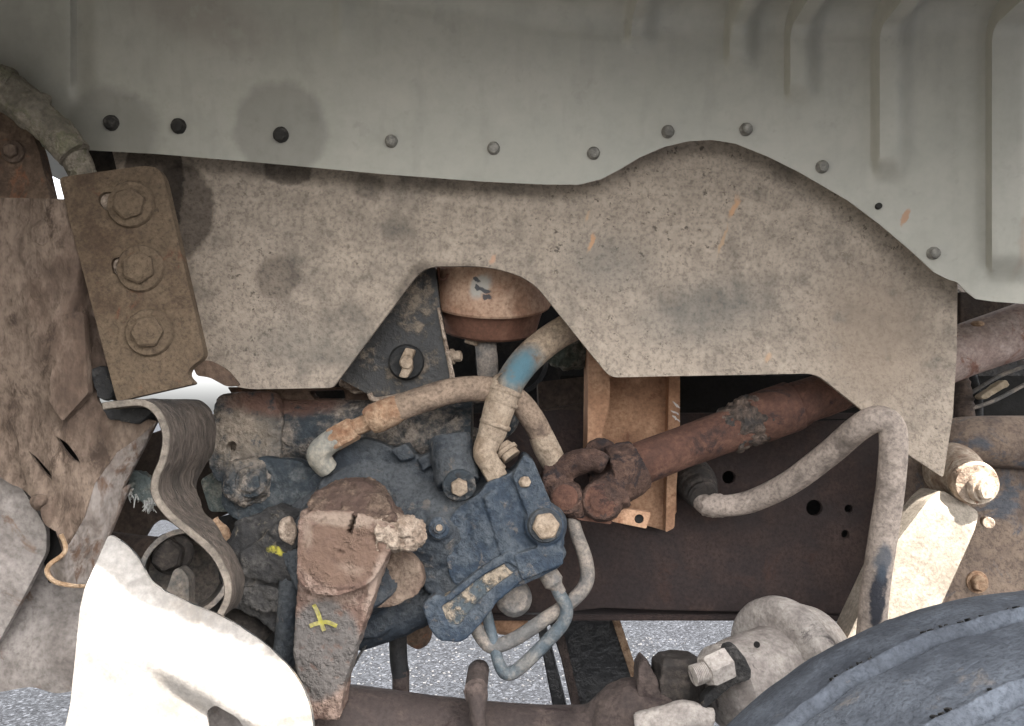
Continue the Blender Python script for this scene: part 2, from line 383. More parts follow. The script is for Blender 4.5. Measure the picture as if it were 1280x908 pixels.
m_channel = mat('tan_channel_steel', (.25, .145, .085), (.34, .225, .145), .5, (.16, .085, .05), .25, scale=6, rough=.75, bump=.15, fine=180, speck=.12,
   spots=[((.6, .58, .55), (845, 508, .165), 9, 1.6, 40, .95, .5), ((.6, .58, .55), (844, 517, .165), 9, 1.6, 40, .95, .5), ((.6, .58, .55), (846, 525, .165), 8, 1.5, 40, .95, .5)])
m_frame = mat('dark_frame_steel', (.055, .043, .036), (.095, .072, .056), .45, (.085, .055, .04), .15, scale=5, rough=.8, bump=.35, fine=190, speck=.25)
m_frame2 = mat('dusty_frame_steel', (.11, .08, .066), (.20, .15, .115), .55, (.085, .088, .098), .3, scale=5, rough=.8, bump=.4, fine=170, speck=.3)
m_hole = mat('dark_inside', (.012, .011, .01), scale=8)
m_shock = mat('tan_dusty_damper', (.26, .22, .175), (.33, .285, .235), .6, scale=12, rough=.85, bump=.2, fine=240, speck=.1)
m_pin = mat('dusty_pin', (.30, .21, .15), (.46, .38, .30), .6, RUST, .2, scale=18, rough=.7, bump=.4)
m_tyre = mat('tyre_rubber', (.034, .038, .047), (.075, .082, .095), .46, (.10, .09, .085), .12, scale=7, rough=.8, bump=.45, fine=220, speck=.2, spec=.35, dcon=.25)
m_chamber = mat('dusty_brake_can', (.24, .20, .165), (.32, .275, .225), .6, (.09, .075, .065), .12, scale=10, rough=.85, bump=.3, fine=170, speck=.2)
m_oily = mat('oily_black_steel', (.012, .012, .013), (.035, .034, .034), .35, scale=14, rough=.42, bump=.8, fine=90, spec=.6, speck=0)
m_link = mat('brown_drag_link', (.075, .055, .047), (.125, .092, .076), .45, (.045, .03, .027), .22, scale=9, rough=.85, bump=.5, fine=170)
m_bootblk = mat('dusty_black_boot', (.035, .03, .027), (.085, .07, .06), .4, scale=14, rough=.85, bump=.5)
m_line = mat('grey_steel_line', (.13, .125, .12), (.26, .22, .185), .5, scale=16, rough=.75, bump=.35, fine=220)
m_lineblue = mat('blue_grey_steel_line', (.085, .105, .12), (.19, .18, .165), .42, scale=16, rough=.7, bump=.35, fine=220)
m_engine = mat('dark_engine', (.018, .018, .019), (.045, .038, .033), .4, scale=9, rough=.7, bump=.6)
m_engbrown = mat('brown_engine_part', (.045, .034, .028), (.085, .062, .05), .45, scale=8, rough=.85, bump=.4)
m_green = mat('muddy_green_part', (.05, .058, .045), (.20, .18, .15), .45, scale=22, rough=.9, bump=1.0)
m_fibre = mat('frayed_fibre', (.45, .45, .43), DUST, .3, scale=30, rough=.9)
m_glassfib = mat('teal_fibre_mat', (.11, .13, .125), (.25, .24, .2), .45, scale=22, rough=.9, bump=.8)
m_yellow = mat('yellow_paint_pen', (.32, .29, .05), (.22, .19, .10), .45, scale=40, rough=.6, bump=.2, speck=0)
m_tan = mat('tan_plastic', (.34, .27, .18), DUST, .5, scale=20)

# ------------------------------------------------------------------ ground
def asphalt():
    m = bpy.data.materials.new('worn_asphalt'); m.use_nodes = True; t = m.node_tree; p = t.nodes['Principled BSDF']; L = t.links.new
    g = t.nodes.new('ShaderNodeNewGeometry')
    v = t.nodes.new('ShaderNodeTexVoronoi'); v.inputs['Scale'].default_value = 95; L(g.outputs['Position'], v.inputs['Vector'])
    n = t.nodes.new('ShaderNodeTexNoise'); n.inputs['Scale'].default_value = 3; n.inputs['Detail'].default_value = 9; n.inputs['Roughness'].default_value = .7; L(g.outputs['Position'], n.inputs['Vector'])
    r = t.nodes.new('ShaderNodeValToRGB'); L(v.outputs['Color'], r.inputs[0])
    e = r.color_ramp.elements; e[0].color = (.014, .0145, .017, 1); e[1].color = (.16, .168, .188, 1)
    q = e.new(.45); q.color = (.036, .038, .043, 1); q = e.new(.8); q.color = (.066, .07, .079, 1)
    mx = t.nodes.new('ShaderNodeMix'); mx.data_type = 'RGBA'; mx.blend_type = 'MULTIPLY'; mx.inputs[0].default_value = .6
    L(r.outputs[0], mx.inputs[6]); L(n.outputs['Fac'], mx.inputs[7]); 
    g2 = t.nodes.new('ShaderNodeBrightContrast'); g2.inputs['Bright'].default_value = .0; L(mx.outputs[2], g2.inputs[0]); L(g2.outputs[0], p.inputs['Base Color'])
    b = t.nodes.new('ShaderNodeBump'); b.inputs['Distance'].default_value = .006; b.inputs['Strength'].default_value = .9; b.invert = True
    L(v.outputs['Distance'], b.inputs['Height']); L(b.outputs[0], p.inputs['Normal']); p.inputs['Roughness'].default_value = .92; p.inputs['Specular IOR Level'].default_value = .12
    return m
GZ = -0.34
m_asph = asphalt()
b = B(); vv = [b.verts.new((x, y, GZ)) for x, y in ((-250, -250), (250, -250), (250, 250), (-250, 250))]; b.faces.new(vv)
obj('ground', b, m_asph, kind='structure', base=Vector((0, 0, GZ)), label='sunlit grey asphalt with pale stone chips')
b = B(); rr = random.Random(3)
for i in range(1500):
    c = Vector((rr.uniform(-.75, .9), rr.uniform(1.2, 3.4), GZ)); s = rr.uniform(.002, .0065)*(1.6 if rr.random() < .06 else 1)
    r = bmesh.ops.create_icosphere(b, subdivisions=1, radius=s)
    k = Vector((rr.uniform(.7, 1.4), rr.uniform(.7, 1.4), rr.uniform(.4, .8)))
    for v in r['verts']: v.co = Vector((v.co.x*k.x, v.co.y*k.y, v.co.z*k.z))+c+Vector((0, 0, s*.2))
m_chip = mat('stone_chips', (.07, .07, .073), (.14, .137, .133), .5, scale=60, rough=.9, bump=.2, speck=0)
obj('loose_stone_chips', b, m_chip, kind='stuff', label='loose pale stone chips scattered over the asphalt', cat='gravel')

# ------------------------------------------------------------------ fender liner
EDGE = [(-220, 176), (-60, 180), (60, 184), (110, 188), (200, 193), (330, 204), (480, 218), (600, 227), (680, 231), (725, 231), (752, 224), (775, 212), (800, 197), (830, 184), (860, 177), (890, 175), (920, 180),
        (960, 196), (1000, 216), (1060, 251), (1100, 281), (1140, 315), (1168, 341), (1186, 350), (1197, 353), (1208, 365), (1220, 374), (1240, 377), (1290, 381), (1400, 386)]
def edge_py(px):
    for (a, ya), (c, yc) in zip(EDGE, EDGE[1:]):
        if a <= px <= c: return ya+(yc-ya)*(px-a)/(c-a)
    return EDGE[0][1] if px < EDGE[0][0] else EDGE[-1][1]
def sst(a, b_, x):
    t = max(0, min(1, (x-a)/(b_-a))); return t*t*(3-2*t)
def bend_py(px): return -12+sst(250, 800, px)*64
def wall_y(px, py): return -.035-.00022*(edge_py(px)-py)*(1 if py < edge_py(px) else 0)
# pressed ribs: (px on the wall, half width px, end py)
RIBS = [(100, 9, 112, .5), (428, 8, 44, -.3), (797, 14, 44, -.8), (924, 15, 72, -.9), (1000, 16, 112, -1), (1112, 18, 206, -1), (1262, 26, 330, -1)]
def rib_disp(px, py):
    d = 0
    for c, hw, end, s in RIBS:
        k = sst(end+26, end-14, py)
        if k <= 0: continue
        e = 7
        d += s*k*(sst(c-hw-5, c-hw+5, px)-sst(c+hw-11, c+hw+13, px))
    return d*.018
LIPZ = 1.30; SKIRT = 1.22
def lip_y(x): return -.50-.35*sst(.50, .64, x)-.32*sst(-.18, -.42, x)  # unseen overhang, deepened at both ends to shade the tyre and left side
def skirt_z(x, z): return z-.02-.10*sst(.50, .64, x)-.16*sst(-.18, -.42, x)
b = B(); grid = []
cols = [-220+i*4 for i in range(int((1530+220)/4)+1)]
for px in cols:
    pe = edge_py(px); pb = bend_py(px); row = []
    n1 = 70
    for k in range(n1+1):
        t = (k/n1); py = pe+(pb-pe)*t
        y = wall_y(px, py)+.010*sst(.06, 0, t)*0+rib_disp(px, py)
        y += .0022*noise.noise((px*.006, py*.008, 3))
        row.append(P(px, py, y))
    p0 = row[-1]; x0 = p0.x; ly = lip_y(x0); rd = rib_disp(px, -50); RB = .035
    yb = wall_y(px, pb)
    for k in range(1, 13):     # the bend, then the roof out to the lip, then the skirt
        a = k/12*math.pi/2; row.append(Vector((x0, yb-RB*(1-math.cos(a))+rd*math.cos(a), p0.z+RB*math.sin(a)+rd*math.sin(a))))
    q = row[-1]
    for k in range(1, 13):
        t = k/12; row.append(Vector((x0, q.y+(ly-q.y)*t, q.z+.012*math.sin(t*3.14))))
    for t in (.15, .5, 1): row.append(Vector((x0, ly-.012-.01*t, q.z+(skirt_z(x0, q.z)-q.z)*t)))
    grid.append([b.verts.new(v) for v in row])
for i in range(len(grid)-1):
    for k in range(len(grid[0])-1):
        b.faces.new((grid[i][k], grid[i][k+1], grid[i+1][k+1], grid[i+1][k]))
me = bpy.data.meshes.new('liner'); bmesh.ops.recalc_face_normals(b, faces=b.faces)
if sum(f.normal.y for f in b.faces) > 0: bmesh.ops.reverse_faces(b, faces=b.faces)
bnd = [e for e in b.edges if e.is_boundary]
r = bmesh.ops.extrude_edge_only(b, edges=bnd)
bmesh.ops.translate(b, verts=[g for g in r['geom'] if isinstance(g, bmesh.types.BMVert)], vec=(0, .004, .0015))
fl = thing('fender_liner', 'grey green ribbed inner fender panel across the top with a row of push pins', 'fender', P(640, 230, -.03))
obj('shell', b, m_liner, fl, sharp=50)
m_pind = mat('dark_push_pin', (.03, .028, .025), (.10, .09, .08), .3, scale=40)
m_pinl = mat('dusty_push_pin', (.17, .16, .14), (.27, .255, .225), .5, scale=40)
for i, (px, py) in enumerate([(139, 153), (223, 157), (351, 168), (489, 176), (617, 185), (742, 191), (835, 164), (933, 161), (1028, 208), (1167, 316)]):
    y = wall_y(px, py)-.001; r = (8 if i < 3 else 6.6)*M(y); c = P(px, py, y); b = B()
    lathe(b, c+Vector((0, .004, 0)), c+Vector((.0, -.008, -.002)), [(0, r*1.25), (.35, r*1.25), (.55, r*.95), (.9, r*.9), (1, r*.6)], 20, rfun=lambda t, a: 1+.08*noise.noise((t*3+i, math.cos(a)*2, math.sin(a)*2)))
    obj('push_pin', b, m_pind if i < 3 else m_pinl, fl)
c = P(1098, 258, wall_y(1098, 258)); b = B(); cyl(b, c+Vector((0, .004, 0)), c+Vector((0, -.003, 0)), 4*M(-.05)); obj('push_pin', b, m_pind, fl)  # dark plug coloured as the shade inside a small drilled hole

# unseen arch panel over the tyre, added to keep the sun off its tread
arch = B()
g = []
for i in range(25):
    x = .60+i*.05; row = []
    for y, z in ((-.36, LIPZ+.01), (-.55, LIPZ+.012), (-.845, LIPZ+.006), (-.865, SKIRT)): row.append(arch.verts.new((x, y, z+(.0 if x < 1.2 else -(x-1.2)**2*.8))))
    g.append(row)
for i in range(24):
    for k in range(3): arch.faces.new((g[i][k], g[i][k+1], g[i+1][k+1], g[i+1][k]))
r = bmesh.ops.extrude_face_region(arch, geom=arch.faces[:]); bmesh.ops.translate(arch, verts=[q for q in r['geom'] if isinstance(q, bmesh.types.BMVert)], vec=(0, 0, .004))
obj('tyre_sun_blocker', arch, m_liner, label='unseen arch panel added over the tyre to block the sun', cat='fender')

# unseen panels right, above and left, added to block sun and sky
b = boxp(B(), Vector((.78, .05, LIPZ+.03)), Vector((1.9, .05, LIPZ+.03)), .52, .012); obj('sun_gap_panel', b, m_liner, label='unseen panel added above the right end of the frame to narrow the sun gap', cat='cowl')
b = boxp(B(), Vector((-.12, -.52, 1.405)), Vector((-.12, 1.1, 1.405)), 1.96, .006); obj('hood_shade_panel', b, m_liner, label='unseen hood panel added over the engine bay to keep it dark', cat='hood')
b = boxp(B(), Vector((-.84, -.95, .74)), Vector((-.84, .12, .74)), .012, 1.3); obj('left_light_blocker', b, m_liner, label='unseen wall added left of the bumper bracket to block light', cat='fender')

# ------------------------------------------------------------------ splash shield
o = [(140, 188), (330, 190), (600, 200), (700, 190), (800, 150), (900, 135), (1010, 190), (1100, 250), (1150, 295), (1197, 352), (1196, 440), (1191, 520), (1179, 597, 4), (1130, 565, 20), (1108, 545, 15), (1078, 513, 10),
     (1020, 467, 14), (763, 472, 10), (735, 438, 20), (695, 388, 25), (664, 349, 26), (612, 333, 24), (538, 333, 16), (522, 343, 14), (480, 399, 20), (416, 485, 5), (304, 487, 20), (268, 474, 12), (244, 446, 12), (150, 230)]
def flap_y(px, py):
    return .012*math.sin(px*.0075)*sst(200, 420, py)+.01*sst(1050, 1190, px)+.004*noise.noise((px*.01, py*.012, 1))+.02*sst(330, 150, py)*.4
b = sheet(B(), rnd(o, 0), 0.0, .006, cuts=26, yfun=flap_y, bev=.0012)
shd = obj('splash_shield', b, m_flap, label='big speckled dusty rubber splash shield hanging below the fender panel', cat='splash shield', sharp=50)

b = sheet(B(), rnd([(238, 452, 4), (262, 450, 8), (284, 462, 8), (300, 482, 4), (284, 484, 6), (262, 472, 6), (246, 470, 4)]), -.02, .006, cuts=8, yfun=lambda px, py: -.02*sst(300, 240, px)); obj('curled_corner', b, m_brown, shd)

# ------------------------------------------------------------------ slotted adjusting plate
pl = thing('slotted_plate', 'tan dusty steel plate with three bolts in slots, at upper left', 'bracket', P(150, 500, -.11))
o = rnd([(73, 222, 8), (188, 206, 22), (203, 215, 14), (256, 446, 8), (237, 460, 6), (233, 470, 6), (243, 480, 5), (146, 502, 5)], 0)
s1 = rnd([(121, 250, 6), (128, 240, 6), (165, 240, 6), (165, 264, 6), (130, 263, 6)]); s2 = rnd([(138, 330, 6), (142, 322, 6), (172, 322, 5), (172, 345, 5), (142, 344, 6)])
s3 = rnd([(172, 405, 4), (200, 405, 4), (200, 428, 4), (172, 428, 4)])
yf = lambda px, py: -.012*sst(200, 480, py)
b = sheet(B(), o, -.115, .014, holes=[s1, s2, s3], cuts=40, yfun=yf, bev=.0025); obj('plate', b, m_plate, pl)
b = sheet(B(), rnd([(95, 230), (185, 222), (232, 440), (155, 455)], 8), -.109, .012, yfun=yf); obj('backing', b, m_mudpale, pl)
for px, py in ((164, 256), (176, 336), (187, 416)):
    bolt(pl, px, py, -.117-.012*sst(200, 480, py), 20, m_plate, h=.62, washer=1.5, mud=.0006, wm=m_plate)

# ------------------------------------------------------------------ wiring conduit and what is behind it
cd = thing('wiring_conduit', 'tape wrapped dirty wiring conduit at the upper left corner', 'conduit', P(60, 160, -.07))
b = tube(B(), [(-60, 92, -.07, 24), (-10, 104, -.07, 25), (22, 124, -.075, 25), (50, 148, -.075, 23), (80, 176, -.07, 20), (98, 205, -.06, 17), (112, 240, -.05, 16)], 14, 22, rough=.10); obj('sleeve', b, m_conduit, cd)
for (x0, y0, x1, y1, r) in ((40, 138, 46, 143, 27), (68, 162, 93, 194, 22), (-2, 108, 12, 114, 27)):
    b = tube(B(), [(x0, y0, -.074, r), ((x0+x1)/2, (y0+y1)/2, -.074, r*1.02), (x1, y1, -.072, r*.97)], 6, 22, rough=.09); obj('tape_wrap', b, m_conduit, cd)
b = sheet(B(), rnd([(-40, 128), (8, 133, 20), (32, 150, 20), (48, 186, 10), (66, 262), (-40, 262)]), -.05, .02, cuts=30, warp=.01); 
up = thing('hood_bracket', 'dark brown steel panel under the conduit at the left edge', 'bracket', P(10, 250, -.05)); obj('panel', b, m_brown, up)
bolt(up, 16, 190, -.052, 9, m_bracket, mud=.001, washer=1.6)
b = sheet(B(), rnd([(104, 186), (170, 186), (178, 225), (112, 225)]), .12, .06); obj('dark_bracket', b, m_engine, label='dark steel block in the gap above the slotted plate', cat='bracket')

# ------------------------------------------------------------------ pressed left bracket
br = thing('bumper_bracket', 'large muddy pressed steel bracket with torn slits down the left side', 'bracket', P(60, 700, -.12))
FOLD = [(196, 527), (176, 545), (146, 566), (119, 604), (104, 650), (88, 678), (78, 690)]
o = rnd([(-60, 246), (128, 250, 4), (133, 470, 4), (118, 500, 12), (150, 526, 16)])+FOLD+rnd([(76, 668, 8), (53, 655, 10), (50, 634, 12), (28, 610, 12), (14, 606, 6), (0, 596, 8), (-60, 570)])
h1 = rnd([(69, 545), (84, 554, 5), (96, 570, 4), (101, 580), (90, 575, 5), (78, 560, 4)]); h2 = rnd([(35, 563), (46, 572, 4), (62, 590, 4), (66, 600), (56, 593, 5), (44, 577, 4)])
def br_y(px, py):
    st = -.022*sst(95, 60, px+.25*(py-480))*sst(520, 440, py)
    lip = -.010*sst(16, 0, abs(px-(20+.34*(py-540))))*sst(520, 600, py)
    return -.02*sst(420, 700, py)+.012*sst(110, 20, px)*sst(300, 600, py)+st+lip+.007*noise.noise((px*.02, py*.014, 5))+.004*noise.noise((px*.06, py*.035, 9))+.0018*noise.noise((px*.17, py*.11, 2))
b = sheet(B(), o, -.09, .006, holes=[h1, h2], cuts=7, yfun=br_y, bev=.0008); obj('pressing', b, m_bracket, br, sharp=60)
fo = FOLD+rnd([(62, 705, 3), (58, 716, 6), (68, 728, 8), (107, 734, 2), (137, 668, 20), (166, 598, 20)])
def fl_y(px, py):
    best = min((Vector((px, py))-Vector(q)).length for q in catmull(FOLD, 6))
    return br_y(px, py)+.0006*best
b = sheet(B(), fo, -.0905, .006, cuts=7, yfun=fl_y, bev=.001); obj('flange', b, m_flange, br, sharp=60)
b = tube(B(), [(76, 668, -.118, 2.6), (82, 684, -.116, 2.8), (78, 694, -.116, 3), (62, 706, -.116, 3), (59, 716, -.116, 3), (68, 727, -.115, 3), (88, 732, -.11, 2.8), (106, 733, -.1, 2.4)], 5, 8); obj('raw_edge', b, m_rawedge, br)
b = sheet(B(), rnd([(20, 530), (130, 540), (120, 640), (90, 690), (112, 720), (60, 730), (40, 640)]), -.05, .01); obj('slit_shade_sheet', b, m_hole, br)  # near-black sheet added as the shade behind the slits and lower gap
for px, py, r in ((58, 293, 17), (52, 366, 12), (88, 396, 14), (15, 318, 8)):
    bolt(br, px, py, -.105 if px < 70 else -.095, r, m_bracket, h=.6, mud=.0018, washer=1.5)
b = sheet(B(), rnd([(72, 395, 6), (104, 388, 8), (110, 492, 4), (78, 527, 4), (60, 500, 8)]), -.112, .012, cuts=10, yfun=lambda px, py: .006*noise.noise((px*.05, py*.03, 4))); obj('doubler', b, m_bracket, br)
b = cast(lathe(B(), P(49, 628, -.100), P(49, 628, -.114), [(0, 12*M(-.1)), (.6, 9*M(-.1)), (1, 3*M(-.1))], 20), .002, 3, .003, 60); obj('mud_lump', b, m_bracket, br)
rb = thing('rubber_buffer', 'dark cracked rubber block squeezed below the slotted plate', 'buffer', P(150, 530, -.08))
b = cast(sheet(B(), rnd([(110, 462, 4), (131, 457, 4), (142, 488, 5), (136, 502, 4), (122, 498, 4)]), -.10, .04), .002, 2, .002, 90); obj('block', b, m_darkmud, rb)
b = cast(sheet(B(), rnd([(126, 505, 4), (160, 506, 6), (194, 513, 4), (172, 531, 4), (133, 524, 4)]), -.105, .05), .002, 2, .0015, 90); obj('strip', b, m_darkmud, rb)

# ------------------------------------------------------------------ S-shaped strap
def band(path, th):
    """closed outline of a band of thickness th along a px path"""
    q = catmull(path, 8); L_, R_ = [], []
    for i, p in enumerate(q):
        a = Vector(q[max(i-1, 0)]); c = Vector(q[min(i+1, len(q)-1)]); t = (c-a).normalized(); n = Vector((-t.y, t.x))*th/2
        L_.append((p[0]+n.x, p[1]+n.y)); R_.append((p[0]-n.x, p[1]-n.y))
    return L_+R_[::-1]
sp = [(128, 508), (150, 505), (178, 504), (197, 517), (207, 545), (203, 575), (194, 598), (194, 620), (212, 645), (240, 668), (266, 692), (282, 722), (284, 748), (274, 770)]
stp = thing('curved_strap', 'S shaped caked rubber strap curling down from the slotted plate', 'strap', P(240, 700, -.12))
b = sheet(B(), band(sp, 9), -.148, .17, bev=.001, cuts=14); 
bmesh.ops.subdivide_edges(b, edges=[e for e in b.edges if e.calc_length() > .03], cuts=5, use_grid_fill=True)
for v in b.verts:
    k_ = .20+.45*sst(.68, .80, v.co.z)+.10*sst(.80, .9, v.co.z); v.co.y = -.148+(v.co.y+.148)*k_*1.35
    if v.co.y > -.14: v.co += Vector((noise.noise(v.co*45), 0, noise.noise(v.co*45+Vector((4, 4, 4)))))*.0035
obj('band', b, m_strap, stp, sharp=45)
b = sheet(B(), band(sp, 8), -.1515, .004, bev=.0005); obj('cut_edge', b, m_strapedge, stp)
# frayed fibre mat
fb = thing('frayed_fibre_pad', 'scrap of frayed white and teal fibre matting behind the strap', 'fibre', P(180, 620, -.05))
b = cast(sheet(B(), rnd([(160, 592, 4), (172, 588, 4), (190, 600, 6), (200, 625, 6), (186, 634, 6), (168, 622, 6), (160, 612, 4)]), -.05, .014), .0015, 1, .003, 120); obj('pad', b, m_glassfib, fb)
b = B(); rr = random.Random(5)
for i in range(60):
    x, y = rr.choice([(162, 615), (170, 622), (184, 630), (190, 627), (194, 622)]); dx = rr.uniform(-7, 6); dy = rr.uniform(2, 14)
    tube(b, [(x+rr.uniform(-5, 5), y-4, -.055, .9), (x+dx*.5+rr.uniform(-2, 2), y+dy*.5, -.06+rr.uniform(-.01, .01), .8), (x+dx, y+dy, -.06+rr.uniform(-.015, .015), .4)], 4, 5)
obj('loose_fibres', b, m_fibre, fb, kind='stuff')

# ------------------------------------------------------------------ lower left grey panels and the white corner piece
b = sheet(B(), rnd([(-80, 560), (20, 598, 10), (58, 660, 10), (58, 690, 6), (30, 745, 10), (0, 800), (-80, 900)]), -.075, .008, cuts=30, warp=.02); obj('bumper_skin', b, m_greypan, label='flat tan grey panel at the left edge below the torn bracket', cat='panel')
b = sheet(B(), rnd([(-80, 640), (60, 700), (120, 722), (132, 700, 4), (142, 700, 4), (128, 760, 20), (100, 862, 10), (70, 868, 10), (40, 858, 10), (-80, 880)]), -.04, .01, cuts=30, warp=.03); obj('valance_panel', b, m_greypan, label='shaded grey lower panel behind the bracket at bottom left', cat='panel')
wp = thing('white_corner_panel', 'sunlit white painted corner panel with a curved rim at bottom left', 'panel', P(230, 900, -.19))
WO = [(100, 760), (106, 735), (122, 700), (136, 668), (150, 676), (168, 692), (178, 708), (188, 727), (206, 740), (240, 756), (278, 772), (312, 792), (345, 818), (370, 846), (385, 876), (391, 905), (391, 960), (70, 960), (88, 880), (94, 820)]
def wp_y(px, py):
    d = min((Vector((px, py))-Vector(q)).length for q in WO[3:17])
    g_ = py-(826+(px-185)*.60)
    return .030*sst(90, 0, d)**1.3+.00010*(px-200)+.011*sst(-4, 26, g_)*sst(165, 215, px)+.003*noise.noise((px*.02, py*.02, 8))
sl_ = [rnd([(258, 890, 4), (268, 881, 6), (298, 898, 8), (316, 930, 6), (262, 930, 8)])]
b = sheet(B(), rnd(WO, 6), -.195, .004, holes=sl_, cuts=5, yfun=wp_y, bev=.001); obj('skin', b, m_white, wp, sharp=60)
b = sheet(B(), rnd([(215, 862), (325, 870), (335, 945), (230, 940)]), -.14, .004); obj('backing', b, m_greypan, wp)
b = tube(B(), [(x, y, -.195+wp_y(x, y)+.003, 2.2) for x, y in WO[4:17]], 5, 10); obj('rim_seal', b, m_blackseal, wp)

# ------------------------------------------------------------------ hub of the strap (clamp seen through its loop)
rc = thing('round_clamp', 'grey metal clamp with bolt and fin seen inside the strap loop', 'clamp', P(220, 760, -.02))
b = lathe(B(), P(232, 716, .06), P(232, 716, -.05), [(0, 52*M(0)), (1, 52*M(0)), (1, 46*M(0)), (.15, 44*M(0)), (.1, 5*M(0))], 40); obj('cup', b, m_line, rc)
b = tube(B(), [(120, 678, .05, 15), (165, 682, .04, 14), (210, 690, .03, 17)], 5, 16, rough=.05); obj('rod', b, m_engbrown, rc)
bolt(rc, 214, 692, -.03, 20, m_bootblk, h=.9, washer=1.3, mud=.001)
b = sheet(B(), rnd([(206, 745, 4), (217, 712, 6), (226, 710, 6), (236, 722, 5), (236, 765, 3), (215, 760, 3)]), -.055, .02); obj('fin', b, m_line, rc)
b = sheet(B(), rnd([(135, 560), (255, 520), (290, 640), (232, 665, 10), (205, 648, 10), (190, 655, 8), (170, 690), (120, 700)]), .14, .01, cuts=30, warp=.02); obj('rear_bracket_plate', b, m_engbrown, label='dark brown plate deep behind the curved strap', cat='bracket')
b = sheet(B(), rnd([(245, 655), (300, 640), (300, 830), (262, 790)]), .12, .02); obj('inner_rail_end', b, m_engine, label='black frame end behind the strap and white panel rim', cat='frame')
b = sheet(B(), rnd([(250, 600, 6), (275, 585, 6), (290, 640, 6), (262, 640, 6)]), .10, .012); obj('teal_tag', b, m_glassfib, label='small teal rag strip between strap and crossmember end', cat='rag')
b = cast(tube(B(), [(268, 650, .03, 6), (282, 668, .03, 7), (290, 690, .04, 5)], 4, 10), .0015, 1, .002, 80); obj('pink_clip', b, m_fitrust, label='small pinkish torn metal clip beside the strap', cat='clip')

# ------------------------------------------------------------------ crossmember tube
ct = thing('crossmember', 'muddy tubular crossmember with drilled end plate below the splash shield', 'crossmember', P(400, 560, .12))
b = cast(sheet(B(), rnd([(262, 520, 10), (275, 492, 8), (340, 490, 6), (352, 520), (352, 580), (330, 600, 6), (290, 600, 16), (275, 606, 8), (262, 590, 6)]), .068, .03, holes=[circ(289, 559, 6.5, 16)]), .002, 2, .003, 45, .0012)
obj('end_plate', b, m_mount, ct)
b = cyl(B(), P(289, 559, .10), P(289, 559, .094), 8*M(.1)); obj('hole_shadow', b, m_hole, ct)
b = cast(sheet(B(), rnd([(276, 600, 8), (292, 580, 10), (330, 571, 10), (372, 576, 6), (400, 590, 8), (392, 640, 6), (360, 655, 10), (320, 655, 16), (288, 650, 16), (275, 625, 8)]), .045, .04), .002, 3, .002, 45, .0008)
obj('gear_mount_ear', b, m_ear, ct)
b = lathe(B(), P(300, 538, .125), P(590, 540, .125), [(0, .042), (.02, .047), (.3, .0465), (1, .046)], 40, rfun=lambda t, a: 1+.025*noise.noise((t*9, math.cos(a)*2, math.sin(a)*2))); obj('tube', b, m_mount, ct)
b = sheet(B(), rnd([(284, 484), (480, 484), (480, 506), (380, 505), (296, 503)]), .11, .04, holes=[rnd([(300, 491, 6), (324, 488, 6), (326, 496, 6), (304, 500, 6)]), rnd([(384, 489, 5), (430, 487, 5), (432, 500, 5), (396, 502, 5)])], warp=.004); obj('top_flange', b, m_brown, ct)
b = sheet(B(), rnd([(300, 470), (480, 470), (480, 520), (300, 520)]), .24, .03); obj('dark_fill_sheet', b, m_engine, ct)  # dark sheet added behind the flange holes to shut out the sky
b = cast(cyl(B(), P(310, 602, .07), P(313, 603, .03), 30*M(.05), .3), .0018, 2, .005, 60, .0016); obj('mud_boss', b, m_mount, ct)
bolt(ct, 314, 603, .026, 13, m_mount, h=.6, mud=.0015, washer=1.5)

# ------------------------------------------------------------------ steering gear
sg = thing('steering_gear', 'blue grey cast iron steering gearbox in the middle of the picture', 'steering gear', P(540, 800, .05))
b = B()
sheet(b, rnd([(384, 600, 8), (406, 584, 8), (426, 560, 12), (452, 546, 12), (474, 553, 8), (489, 561, 5), (507, 555, 5), (521, 572, 6), (551, 560, 10), (600, 575, 10), (640, 600, 10), (664, 690, 10), (617, 745, 10), (560, 765, 12), (518, 784, 10), (452, 803, 10), (425, 812, 10), (376, 800, 10), (378, 700, 10)]), .045, .11, bev=.004)
sheet(b, rnd([(398, 600, 8), (430, 586, 6), (505, 566, 5), (530, 640, 10), (560, 690, 10), (540, 752, 10), (470, 800, 10), (400, 790, 10)]), .028, .06, bev=.006, cuts=30, yfun=lambda px, py: .022*sst(620, 560, py)+.012*sst(500, 540, px))
tube(b, [(500, 655, .09, 70), (560, 664, .085, 72), (640, 655, .085, 60)], 8, 32)
lathe(b, P(440, 690, .12), P(436, 690, -.012), [(0, 96*M(.05)), (.55, 94*M(.05)), (.7, 80*M(.03)), (1, 74*M(.0))], 48)
tube(b, [(562, 545, .04, 26), (567, 575, .034, 28), (573, 606, .022, 27)], 4, 26)
sheet(b, rnd([(522, 574, 3), (552, 560, 3), (556, 572, 3), (528, 590, 3)]), .035, .05, bev=.002)
sheet(b, rnd([(488, 562, 3), (507, 554, 3), (518, 572, 4), (500, 578, 4)]), .030, .05, bev=.002)
lathe(b, P(549, 660, .05), P(549, 660, .004), [(0, 24*M(.03)), (.8, 17*M(.02)), (1, 15*M(.02))], 24)
tube(b, [(446, 796, .06, 18), (500, 776, .05, 20), (545, 752, .045, 20)], 4, 16)
sheet(b, rnd([(528, 640, 12), (600, 618, 10), (645, 660, 8), (668, 708, 8), (612, 744, 8), (575, 765, 8), (545, 750, 10), (528, 735, 12)]), .004, .07, bev=.006, cuts=30, yfun=lambda px, py: .014*sst(600, 535, px)+.010*sst(655, 625, py))
b = cast(b, .0021, 3, .0014, 50, .0004); obj('housing', b, m_gear, sg, sharp=60)
b = B()
